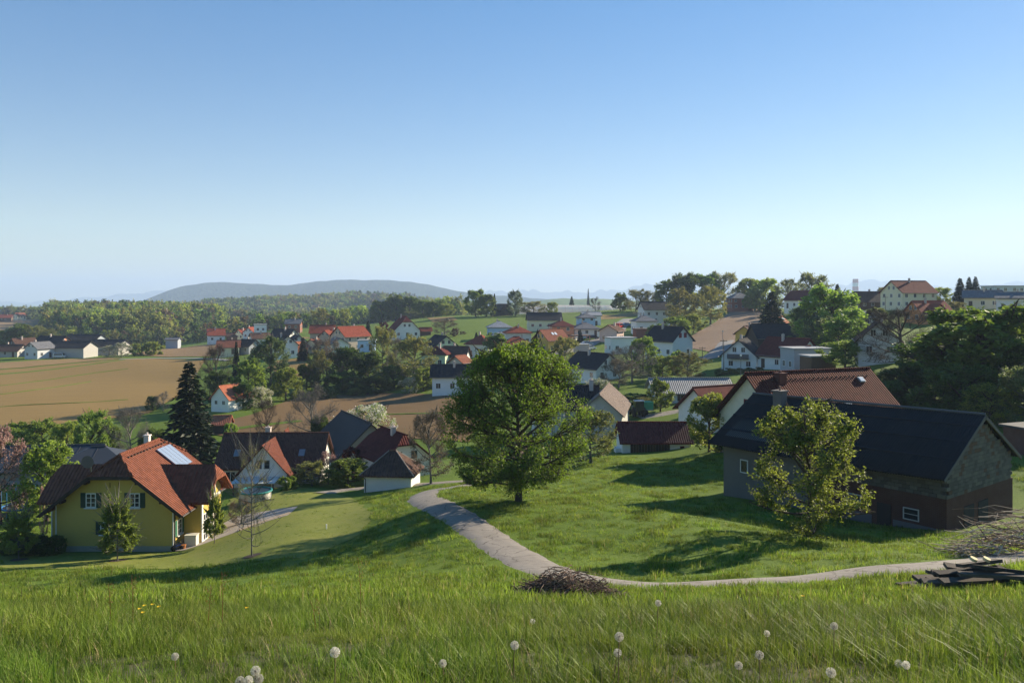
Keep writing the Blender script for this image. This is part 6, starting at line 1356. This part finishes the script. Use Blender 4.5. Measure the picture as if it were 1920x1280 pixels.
# pool, trampoline, terrace things
pb = hit(469, 944); R = empty('swimming_pool', pb + Vector((0, 1.6, -.1)), 0, 'round above ground pool with teal rim beside the farmhouse', 'pool')
MB().tube((0, 0, -.8), (0, 0, 1.0), 1.6, n=28).build('pool_wall', M('pool_liner', (.52, .50, .46), .6), R)
rim = MB()
for k in range(28):
    a0, a1 = 2 * math.pi * k / 28, 2 * math.pi * (k + 1) / 28; rim.tube((1.65 * math.cos(a0), 1.65 * math.sin(a0), 1.05), (1.65 * math.cos(a1), 1.65 * math.sin(a1), 1.05), .1, n=6)
rim.build('rim', M('teal_plastic', (.03, .22, .2), .5), R); MB().tube((0, 0, .9), (0, 0, 1.02), 1.58, n=28).build('water_cover', M('pool_cover', (.02, .03, .04), .3), R)
for k in range(10): a = 2 * math.pi * k / 10; MB().tube((1.66 * math.cos(a), 1.66 * math.sin(a), -.5), (1.66 * math.cos(a), 1.66 * math.sin(a), 1.0), .04, n=6).build('post', M('post_grey', (.4, .42, .42)), R)
tb = hit(22, 972); R = empty('trampoline', tb + Vector((0, 1.5, 0)), 0, 'garden trampoline with blue rim and safety net, left edge', 'trampoline')
rim = MB()
for k in range(28):
    a0, a1 = 2 * math.pi * k / 28, 2 * math.pi * (k + 1) / 28; rim.tube((1.7 * math.cos(a0), 1.7 * math.sin(a0), .8), (1.7 * math.cos(a1), 1.7 * math.sin(a1), .8), .1, n=6)
rim.build('rim', M('blue_pad', (.03, .16, .38), .5), R); MB().tube((0, 0, .76), (0, 0, .79), 1.62, n=28).build('mat', M('jump_mat', (.015, .015, .017)), R)
for k in range(6):
    a = 2 * math.pi * k / 6 + .3; MB().tube((1.72 * math.cos(a), 1.72 * math.sin(a), -.3), (1.72 * math.cos(a), 1.72 * math.sin(a), 2.5), .045, n=6).build('net_pole', M('blue_pole', (.05, .2, .42), .4), R)
net = MB()
for k in range(24):
    a = 2 * math.pi * k / 24
    net.tube((1.68 * math.cos(a), 1.68 * math.sin(a), .8), (1.68 * math.cos(a), 1.68 * math.sin(a), 2.4), .008, n=3)
for z in (1.1, 1.4, 1.7, 2.0, 2.3):
    for k in range(24):
        a0, a1 = 2 * math.pi * k / 24, 2 * math.pi * (k + 1) / 24; net.tube((1.68 * math.cos(a0), 1.68 * math.sin(a0), z), (1.68 * math.cos(a1), 1.68 * math.sin(a1), z), .008, n=3)
tag(net.build('safety_net', M('net_black', (.02, .02, .022)), R), kind='stuff')
TER = M('terrace_slabs', (.33, .29, .25), .9, .2, 1.5, .2, 6)
drape('terrace', [(-26.8, 62.6), (-25.6, 62.6), (-24.2, 64.6), (-22.5, 66.5), (-19.5, 69.6), (-19.8, 74), (-25.4, 74), (-26.8, 68)], TER, .05, 1.0)
def gz(x, y, dz=0.0): return Vector((x, y, ground(x, y) + dz))
R = empty('storage_box', gz(-25.7, 64.2, .04), .05, 'cream garden storage box on the terrace beside yellow house', 'box'); MB().box(-.45, .45, -.35, .35, 0, .85).build('body', M('box_cream', (.66, .62, .5)), R); MB().box(-.48, .48, -.38, .38, .853, .93).build('lid', M('box_lid', (.55, .52, .42)), R)
R = empty('tricycle', gz(-26.35, 62.9, .04), .6, 'small blue toy tricycle at the corner of the yellow house', 'tricycle')
MB().tube((-.25, 0, .3), (.3, 0, .42), .035, n=6).build('frame', M('toy_blue', (.03, .1, .4), .4), R); MB().tube((.3, -.2, .62), (.3, .2, .62), .02, n=6).build('handlebar', STEEL, R); MB().box(-.3, -.1, -.12, .12, .36, .42).build('seat', RUB, R)
for x, y in ((.32, 0), (-.28, .2), (-.28, -.2)): MB().tube((x, y - .03, .15), (x, y + .03, .15), .15, n=14).build('wheel', RUB, R)
R = empty('flower_pot', gz(-26.0, 63.3, .04), 0, 'terracotta flower pot beside the toy tricycle', 'pot'); MB().tube((0, 0, 0), (0, 0, .32), .14, .2, n=14).build('pot', M('terracotta', (.45, .17, .06)), R); MB().tube((0, 0, .3), (0, 0, .35), .22, .22, n=14).build('rim', M('terracotta', (.45, .17, .06)), R)
R = empty('marker_post', hit(612, 992), 0, 'short white marker post on the lawn', 'post'); MB().tube((0, 0, -.2), (0, 0, .34), .045, .045, n=8).build('post', M('post_white', (.8, .8, .78)), R); MB().tube((0, 0, .34), (0, 0, .4), .07, .02, n=8).build('cap', M('post_white', (.8, .8, .78)), R)
for k, (px, py, dz) in enumerate(((472, 1043, 0), (220, 1051, 0), (35, 1050, 0))):
    b = hit(px, py); o = drape('soil_patch', [(b.x + .55 * math.cos(a) * (1 + .15 * math.sin(3 * a)), b.y + .8 * math.sin(a)) for a in np.linspace(0, 6.0, 16)], M('dug_soil', (.08, .055, .04), .95, .3, 4, .5, 12), .06, .4)
# terrace kerb beam
k0, k1 = gz(-22.6, 66.4, 0), gz(-19.6, 70.5, 0); tag(MB().hull([k0 + Vector(v) for v in ((-.08, .06, -.2), (.08, -.06, -.2), (.08, -.06, .16), (-.08, .06, .16))], [k1 + Vector(v) for v in ((-.08, .06, -.2), (.08, -.06, -.2), (.08, -.06, .16), (-.08, .06, .16))]).build('terrace_beam', M('beam_wood', (.36, .28, .2))), 'wooden edging beam along the terrace of the yellow house', 'beam')

# ---- brush piles, timber stack, box at the right edge
def twig_heap(name, label, c, n, L, W_, Hh, cols, seed, rlo, rhi, ang0=None, lift=0.0):
    r = np.random.default_rng(seed); R = empty(name, c, 0, label, 'brush pile'); 
    for ci, col in enumerate(cols):
        paths = []; rad = []
        for k in range(n // len(cols)):
            u, v = r.uniform(-1, 1), r.uniform(-1, 1)
            hm_ = Hh * max(.05, 1 - u * u * .9) * max(.1, 1 - v * v * .8); z = r.uniform(0, 1) ** .6 * hm_
            p = np.array([u * L / 2, v * W_ / 2, 0.0]); p[2] = ground(c.x + p[0], c.y + p[1]) - c.z + z
            a = r.uniform(0, 6.28) if ang0 is None else ang0 + r.normal() * .45; e = r.normal() * .22
            ln = r.uniform(.25, 1.0) * L * (.35 if ang0 is None else .5); d = np.array([math.cos(a) * math.cos(e), math.sin(a) * math.cos(e), math.sin(e)]) * ln
            bend = r.normal(size=3) * ln * .09
            t = np.linspace(-.5, .5, 6)[:, None]; pts = p + d * t + bend * (1 - 4 * t * t) + r.normal(size=(6, 3)) * ln * .012
            if ang0 is None: pts[:, 2] = np.minimum(pts[:, 2], groundv(c.x + pts[:, 0], c.y + pts[:, 1]) - c.z + Hh * 1.15)
            pts[:, 2] = np.maximum(pts[:, 2], groundv(c.x + pts[:, 0], c.y + pts[:, 1]) - c.z + .02)
            paths.append(pts); rad.append(r.uniform(rlo, rhi) * np.linspace(1, .4, 6))
        v, q = tubes(np.array(paths), np.array(rad), 5); o = obj('twigs', np_mesh('twigs', v, [q], col, smooth=True), R); tag(o, kind='stuff')
    return R
c = hit(1062, 1122); twig_heap('brush_pile', 'low heap of brown brushwood in the grass beside the lane', c, 900, 2.9 * c.y / 23, 1.7, .85 * c.y / 23, [M('twig_brown', (.13, .075, .055), .9, .3, 4), M('twig_dark', (.06, .04, .032), .9, .3, 4), M('twig_pale', (.28, .2, .14), .9, .3, 4)], 3, .004 * c.y / 12, .012 * c.y / 16)
c = gp(1912, 39); twig_heap('branch_pile', 'tall pile of pale cut branches beyond the lane at right', c, 300, 6.4, 2.4, 2.3, [M('branch_pale', (.58, .47, .35), .9, .3, 4), M('branch_mid', (.40, .31, .22), .9, .3, 4), M('branch_dark', (.16, .11, .08), .9, .3, 4)], 5, .012, .04, 3.0)
c = hit(1812, 1098, 8); s = c.y / 15; R = empty('timber_stack', c, 0, 'stack of dark weathered planks beside the lane at right', 'timber')
r = random.Random(5); WD = [M('old_plank_%d' % k, (.05 + .03 * k, .04 + .024 * k, .034 + .018 * k), .95, .35, 3, .4, 20) for k in range(3)]
for k in range(15):
    lay = k // 4; x0 = -1.1 + lay * .28 + r.uniform(-.15, .15); ln = r.uniform(.9, 2.3); y0 = -.5 + (k % 4) * .3; z0 = .02 + lay * .12
    q = MB().box(0, ln * s, -.09 * s, .09 * s, 0, .06 * s).build('plank', WD[k % 3], R); q.location = (x0 * s, y0 * s, ground(c.x + x0 * s, c.y + y0 * s) - c.z + z0 * s); q.rotation_euler = (r.uniform(-.25, .25), r.uniform(-.05, .14), r.uniform(-.3, .3))
for k, (x, y, z) in enumerate(((-.05, -.3, .58), (.22, -.25, .56))):
    q = MB().tube((0, 0, 0), (.02, 0, .05 * s), .065 * s, n=16).build('log_slice', M('cut_wood', (.68, .55, .3)), R); q.location = (x * s, y * s, ground(c.x, c.y) - c.z + z * s); q.rotation_euler = (.25, .1, 0)
c = hit(1940, 1085, 8); s = c.y / 15; R = empty('junction_box', c, 0, 'grey green metal junction box on a post, right edge', 'box'); MB().box(-.12 * s, .22 * s, -.1 * s, .1 * s, .25 * s, .8 * s).build('cabinet', M('box_paint', (.30, .36, .36), .5), R); MB().box(-.14 * s, .24 * s, -.12 * s, .12 * s, .803 * s, .83 * s).build('lid', M('box_paint_dark', (.2, .25, .25), .5), R)
MB().tube((.05 * s, 0, -.4), (.05 * s, 0, .25 * s), .05 * s, n=8).build('post', M('rust', (.15, .07, .04)), R)

# ---- grass
def GRASS(name, c1, c2, c3, trans=.4):
    m, nt, b = newmat(name); g = nd(nt, 'ShaderNodeNewGeometry'); oi = nd(nt, 'ShaderNodeObjectInfo'); tc = nd(nt, 'ShaderNodeTexCoord')
    c = ramp(nt, g.outputs['Random Per Island'], [(0, c1), (.5, c2), (.92, c2), (1, c3)]).outputs[0]
    hs = nd(nt, 'ShaderNodeHueSaturation'); nt.links.new(c, hs.inputs['Color']); mr = nd(nt, 'ShaderNodeMapRange'); mr.inputs['To Min'].default_value = .5; mr.inputs['To Max'].default_value = 1.25; ln = noise(nt, oi.outputs['Location'], .8, 4); lr = nd(nt, 'ShaderNodeMapRange'); lr.inputs['From Min'].default_value = .3; lr.inputs['From Max'].default_value = .7; lr.inputs['To Min'].default_value = .474; lr.inputs['To Max'].default_value = .515; nt.links.new(ln.outputs[0], lr.inputs['Value']); nt.links.new(lr.outputs[0], hs.inputs['Hue'])
    nt.links.new(oi.outputs['Random'], mr.inputs['Value']); l2 = noise(nt, oi.outputs['Location'], .45, 5, .7); m2 = nd(nt, 'ShaderNodeMapRange'); m2.inputs['From Min'].default_value = .3; m2.inputs['From Max'].default_value = .7; m2.inputs['To Min'].default_value = .6; m2.inputs['To Max'].default_value = 1.3; nt.links.new(l2.outputs[0], m2.inputs['Value']); mm = nd(nt, 'ShaderNodeMath', operation='MULTIPLY'); nt.links.new(mr.outputs[0], mm.inputs[0]); nt.links.new(m2.outputs[0], mm.inputs[1]); nt.links.new(mm.outputs[0], hs.inputs['Value'])
    nt.links.new(hs.outputs[0], b.inputs['Base Color']); b.inputs['Roughness'].default_value = .55; b.inputs['Specular IOR Level'].default_value = .15
    t = nd(nt, 'ShaderNodeBsdfTranslucent'); v = nd(nt, 'ShaderNodeHueSaturation'); v.inputs['Value'].default_value = 1.5; nt.links.new(hs.outputs[0], v.inputs['Color']); nt.links.new(v.outputs[0], t.inputs[0])
    mx = nd(nt, 'ShaderNodeMixShader'); mx.inputs[0].default_value = trans; nt.links.new(b.outputs[0], mx.inputs[1]); nt.links.new(t.outputs[0], mx.inputs[2]); nt.links.new(mx.outputs[0], nt.nodes['Material Output'].inputs['Surface']); return m
GR = GRASS('grass_blades', (.085, .145, .014), (.170, .240, .028), (.42, .35, .16), .28); GR2 = GRASS('meadow_blades', (.095, .155, .014), (.180, .255, .030), (.30, .27, .10))
WEED = GRASS('weed_leaves', (.040, .085, .014), (.075, .125, .022), (.12, .10, .04), .3); DRY = GRASS('dry_stalks', (.22, .16, .08), (.38, .29, .15), (.3, .2, .1), .2)
def tuft(seed, n, R_, h, w, m, bend=.5, seg=3):
    r = np.random.default_rng(seed); a = r.uniform(0, 6.28, n); d = R_ * np.sqrt(r.random(n)); b = np.stack([d * np.cos(a), d * np.sin(a), np.full(n, -.03)], -1)
    hh = h * r.uniform(.45, 1.25, n); az = r.uniform(0, 6.28, n); dr = np.stack([np.cos(az), np.sin(az)], -1); bd = bend * r.uniform(.1, 1.2, n); wd = w * r.uniform(.6, 1.3, n)
    sd = np.stack([-dr[:, 1], dr[:, 0]], -1); ring = []
    for k in range(seg + 1):
        t = k / seg; off = dr * (hh * bd * t * t)[:, None]; z = hh * t * (1 - .25 * bd * t); ww = (wd * (1 - t ** 1.5) + .0004)[:, None]
        c = np.concatenate([b[:, :2] + off, (b[:, 2] + z)[:, None]], 1); ring.append(np.stack([c + np.concatenate([sd * ww, np.zeros((n, 1))], 1), c - np.concatenate([sd * ww, np.zeros((n, 1))], 1)], 1))
    V = np.stack(ring, 1).reshape(-1, 3); i = np.arange(n)[:, None] * (seg + 1) * 2 + (np.arange(seg) * 2)[None]; Q = np.stack([i, i + 1, i + 3, i + 2], -1).reshape(-1, 4)
    return np_mesh('tuft', V, [Q], m, smooth=True)
NEARG = [tuft(300 + k, 34, .13, .17 + .05 * (k % 3), .0035 + .001 * (k % 2), GR, .45 + .2 * (k % 3), 4) for k in range(6)] + [tuft(310, 9, .05, .42, .004, GR, .35, 5), tuft(311, 22, .12, .10, .008, GR, .9, 3), tuft(312, 14, .05, .13, .016, WEED, 1.1, 4), tuft(313, 7, .06, .26, .0022, DRY, .6, 4), tuft(314, 10, .04, .09, .022, WEED, 1.3, 4)]
FARG = [tuft(320 + k, 60, .42, .15 + .03 * k, .013, GR2, .6, 2) for k in range(4)]
LP = np.array([(p.x, p.y) for p in LANE_S])
def off_lane(x, y, w=1.28):
    d = np.full(len(x), 1e9)
    for k in range(len(LP) - 1):
        a, b = LP[k], LP[k + 1]; ab = b - a; t = np.clip(((x - a[0]) * ab[0] + (y - a[1]) * ab[1]) / (ab @ ab + 1e-9), 0, 1); d = np.minimum(d, np.hypot(x - a[0] - t * ab[0], y - a[1] - t * ab[1]))
    return d > w
def grass(name, ylo, yhi, dens, meshes, smul, seed, wts, poly=None, keep=None, tall=None):
    r = np.random.default_rng(seed); n = int(dens * .72 * (yhi ** 2 - ylo ** 2)); y = np.sqrt(r.uniform(ylo ** 2, yhi ** 2, n)); x = y * r.uniform(-.72, .72, n)
    k = off_lane(x, y)
    if keep is not None: k &= keep(x, y)
    x, y = x[k], y[k]; n = len(x); clump = np.sin(x * 1.9 + np.sin(y * 1.3) * 2) * np.sin(y * 2.3 + 1) * .32 + np.sin(x * .7 + 2) * np.sin(y * .9 + x * .3) * .25 + 1
    s = r.uniform(.7, 1.3, n) * clump * smul; z = groundv(x, y)
    e = .3; gx = (groundv(x + e, y) - groundv(x - e, y)) / (2 * e); gy = (groundv(x, y + e) - groundv(x, y - e)) / (2 * e)
    rot = np.stack([np.zeros(n), np.zeros(n), r.uniform(0, 6.28, n)], -1)
    w = np.array(wts, float); idx = r.choice(len(w), n, p=w / w.sum())
    return scatter(name, np.stack([x, y, z], -1), rot, np.stack([s, s, s], -1), idx, meshes)
drape('shade_thatch', [(-9, 1.0), (9, 1.0), (13, 15), (6, 15.6), (-4, 15.2), (-13, 15)], M('thatch_gap_shade', (.060, .058, .020), .95, .4, 2.5, .6, 9), .012, .5)  # thatch coloured dark, so the shade between the grass blades is painted in
grass('grass', 2.2, 6.5, 190, NEARG, .60, 1, [3, 3, 3, 3, 3, 3, .08, 5, 1.8, .9, 1.8])
grass('grass', 6.5, 14, 62, NEARG, .74, 2, [3, 3, 3, 3, 3, 3, .15, 5, 1.2, 1.0, 1.2])
grass('grass', 14, 34, 6.5, FARG, .9, 3, [1, 1, 1, 1])
LAWN = [tuple(hit(*p)[:2]) for p in [(0, 1066), (250, 1066), (420, 1060), (560, 1046), (680, 1000), (700, 960), (660, 932), (600, 916), (520, 914), (430, 935), (418, 1000), (330, 1037), (100, 1037), (0, 1010)]]
def on_lawn(x, y): return in_poly(x, y, LAWN) & ~in_poly(x, y, [(-36.5, 62.4), (-19, 62.4), (-18, 76), (-38, 76)])
grass('grass', 40, 92, 3.0, FARG, .33, 9, [1, 1, 1, 1], keep=on_lawn)
BARN = [(15, 66), (29, 50), (45, 60), (30, 78)]
HOUS = [(-39, 61), (-20, 61), (-18, 76), (-39, 76)]
def mk(x, y): return ~in_poly(x, y, LAWN) & ~in_poly(x, y, BARN) & ~in_poly(x, y, HOUS) & (y < 98 - .6 * np.abs(x)) & ~((y > 78) & (x < -5))
grass('grass', 34, 92, 2.4, FARG, .95, 4, [1, 1, 1, 1], keep=mk)

# ---- dandelion clocks, buttercups, sorrel
FUZ = LEAF('dandelion_fluff', (.42, .40, .36), (.62, .60, .55), .5, .0); STM = M('dandelion_stem', (.22, .14, .07), .7); SEEDC = M('seed_core', (.16, .12, .08))
def clock_mesh(seed):
    r = np.random.default_rng(seed); n = 80; g = np.arange(n) + .5; ph = np.arccos(1 - 2 * g / n); th = math.pi * (1 + 5 ** .5) * g; d = np.stack([np.cos(th) * np.sin(ph), np.sin(th) * np.sin(ph), np.cos(ph)], -1)
    a = d * .004; b = d * .016; v0, q0 = tubes(np.stack([a, b], 1), np.full((n, 2), .00035), 3)
    k = 5; dd = np.repeat(d, k, 0); rr = r.normal(size=dd.shape); t = np.cross(dd, rr); t /= np.linalg.norm(t, axis=1, keepdims=True); w = np.cross(dd, t); p = np.repeat(b, k, 0); e = p + t * .0065 + dd * .004
    v1 = np.stack([p + w * .0004, e + w * .0005, e - w * .0005, p - w * .0004], 1).reshape(-1, 3); q1 = np.arange(len(v1)).reshape(-1, 4)
    v, q = join_parts([(v0, q0), (v1, q1)]); return np_mesh('seed_head', v, [q], FUZ)
CLK = [clock_mesh(1), clock_mesh(2)]
core = MB().tube((0, 0, -.005), (0, 0, .005), .005, .004, n=8).mesh('core', SEEDC)
def dandelion(px, py, size, label):
    Y = F * .038 / size; x, y, z = P(px, py, Y); g0 = ground(x, y); h = z - g0
    if h < .05: h = .12; z = g0 + h
    R = empty('dandelion', (x, y, g0), random.uniform(0, 6), label, 'flower', 'dandelion clocks in the foreground grass'); l = random.uniform(-.03, .03)
    v, q = tubes(bez(np.array([[l, 0, -.03]]), np.array([[l * .8, 0, h * .5]]), np.array([[0, 0, h]]), 6), np.full((1, 6), .0022), 6); obj('stem', np_mesh('stem', v, [q], STM, smooth=True), R)
    hd = obj('seed_head', CLK[int(px) % 2], R, (0, 0, h)); obj('seed_core', core, hd)
for px, py, sz, lb in [(328, 1230, 13, 'dandelion clock deep in the grass at left'), (628, 1222, 18, 'dandelion clock on a tall bare reddish stem, left of centre'), (479, 1257, 17, 'topmost dandelion clock of the cluster at bottom left'), (450, 1276, 16, 'leftmost dandelion clock of the cluster at bottom left'),
                      (466, 1275, 16, 'middle dandelion clock low in the cluster at bottom left'), (485, 1272, 17, 'right dandelion clock of the cluster at bottom left'), (830, 1243, 14, 'single dandelion clock near the bottom centre'), (965, 1209, 15, 'dandelion clock in the grass just right of centre'),
                      (999, 1214, 9, 'half blown dandelion clock beside the centre one'), (1161, 1193, 16, 'upper of two dandelion clocks one above another'), (1158, 1223, 14, 'lower of two dandelion clocks one above another'), (1234, 1130, 11, 'small dandelion clock highest up, near the lane'),
                      (1424, 1227, 15, 'lower dandelion clock of the leaning pair right of centre'), (1438, 1212, 11, 'upper smaller dandelion clock of the pair right of centre'), (1564, 1173, 13, 'lone dandelion clock in the right half, mid height'), (1558, 1260, 17, 'large dandelion clock at the bottom right'),
                      (1685, 1243, 13, 'left dandelion clock of the touching pair at bottom right'), (1699, 1246, 14, 'right dandelion clock of the touching pair at bottom right'), (1385, 1276, 14, 'dandelion clock cut by the bottom picture edge')]:
    dandelion(px, py, sz, lb)
YEL = LEAF('petal_yellow', (.75, .48, .02), (.85, .6, .04), .3, 0); RST = LEAF('sorrel_red', (.15, .06, .03), (.26, .11, .05), .3, 0)
def flower(px, py, Y, label, group='buttercups in the grass at left'):
    x, y, z = P(px, py, Y); g0 = ground(x, y); h = max(.12, z - g0); R = empty('buttercup', (x, y, g0), 0, label, 'flower', group)
    v, q = tubes(bez(np.array([[.02, 0, -.02]]), np.array([[.03, 0, h * .6]]), np.array([[0, 0, h]]), 5), np.full((1, 5), .0016), 5); obj('stem', np_mesh('stem', v, [q], GR, smooth=True), R)
    for k in range(5):
        a = k * 1.2566; d = Vector((math.cos(a), math.sin(a), .35)) * .017; sdv = Vector((-math.sin(a), math.cos(a), 0)) * .009; t = Vector((0, 0, h)); MB().poly([t, t + d * .6 + sdv, t + d, t + d * .6 - sdv]).build('petal', YEL, R)
for k, (px, py) in enumerate([(262, 1141), (271, 1135), (286, 1133), (298, 1137), (268, 1148)]): flower(px, py, 6.2, 'yellow buttercup, ' + ORD[k] + ' of the little group at left')
flower(463, 1139, 6.2, 'single yellow buttercup right of the buttercup group'); flower(1505, 1117, 6.5, 'single orange yellow flower near the lane', 'buttercups in the grass at right')
def sorrel(px, top, base, Y, label):
    x, y, _ = P(px, base, Y); g0 = ground(x, y); h = -(top - HZ) / F * Y - g0; R = empty('sorrel', (x, y, g0), 0, label, 'wild plant', 'sorrel stalks in the foreground'); r = np.random.default_rng(int(px))
    v, q = tubes(bez(np.array([[0, 0, -.02]]), np.array([[.02, 0, h * .5]]), np.array([[r.normal() * .03, 0, h]]), 6), np.linspace(.003, .0014, 6)[None], 5); obj('stem', np_mesh('stem', v, [q], RST, smooth=True), R)
    n = 45; t = r.uniform(.6, 1, n); p = np.stack([.02 * t + r.normal(size=n) * .018, r.normal(size=n) * .018, t * h], -1); vv, qq = leaves(p, .012, r); tag(obj('seed_cluster', np_mesh('seed_cluster', vv, [qq], RST), R), kind='stuff')
for px, top, Y, lb in [(247, 1078, 6.5, 'tall rusty sorrel stalk, left third'), (205, 1092, 6.8, 'shorter rusty sorrel stalk at far left'), (415, 1070, 7, 'rusty sorrel stalk left of the buttercup, bent tip'), (388, 1098, 7, 'thin sorrel stalk beside the bent one'), (675, 1048, 7.5, 'slender sorrel stalk silhouetted on the meadow'), (590, 1122, 6.5, 'short red sorrel tip left of centre'), (1690, 1062, 12, 'red sorrel stem bending by the timber stack')]:
    sorrel(px, top, 1140, Y, lb)
# ------------------------------------------------------------------ the air: pale haze that veils the far hills
hz = MB().box(-31000, 31000, -90, 17600, -153, 400)
hm = bpy.data.materials.new('haze_air'); hm.use_nodes = True; nt = hm.node_tree; nt.nodes.remove(nt.nodes['Principled BSDF'])
pv = nt.nodes.new('ShaderNodeVolumePrincipled'); pv.inputs['Color'].default_value = (.54, .69, .98, 1); pv.inputs['Density'].default_value = 1.5e-4
pv.inputs['Anisotropy'].default_value = .1
nt.links.new(pv.outputs[0], nt.nodes['Material Output'].inputs['Volume'])
ho = hz.build('haze', hm); tag(ho, kind='stuff')
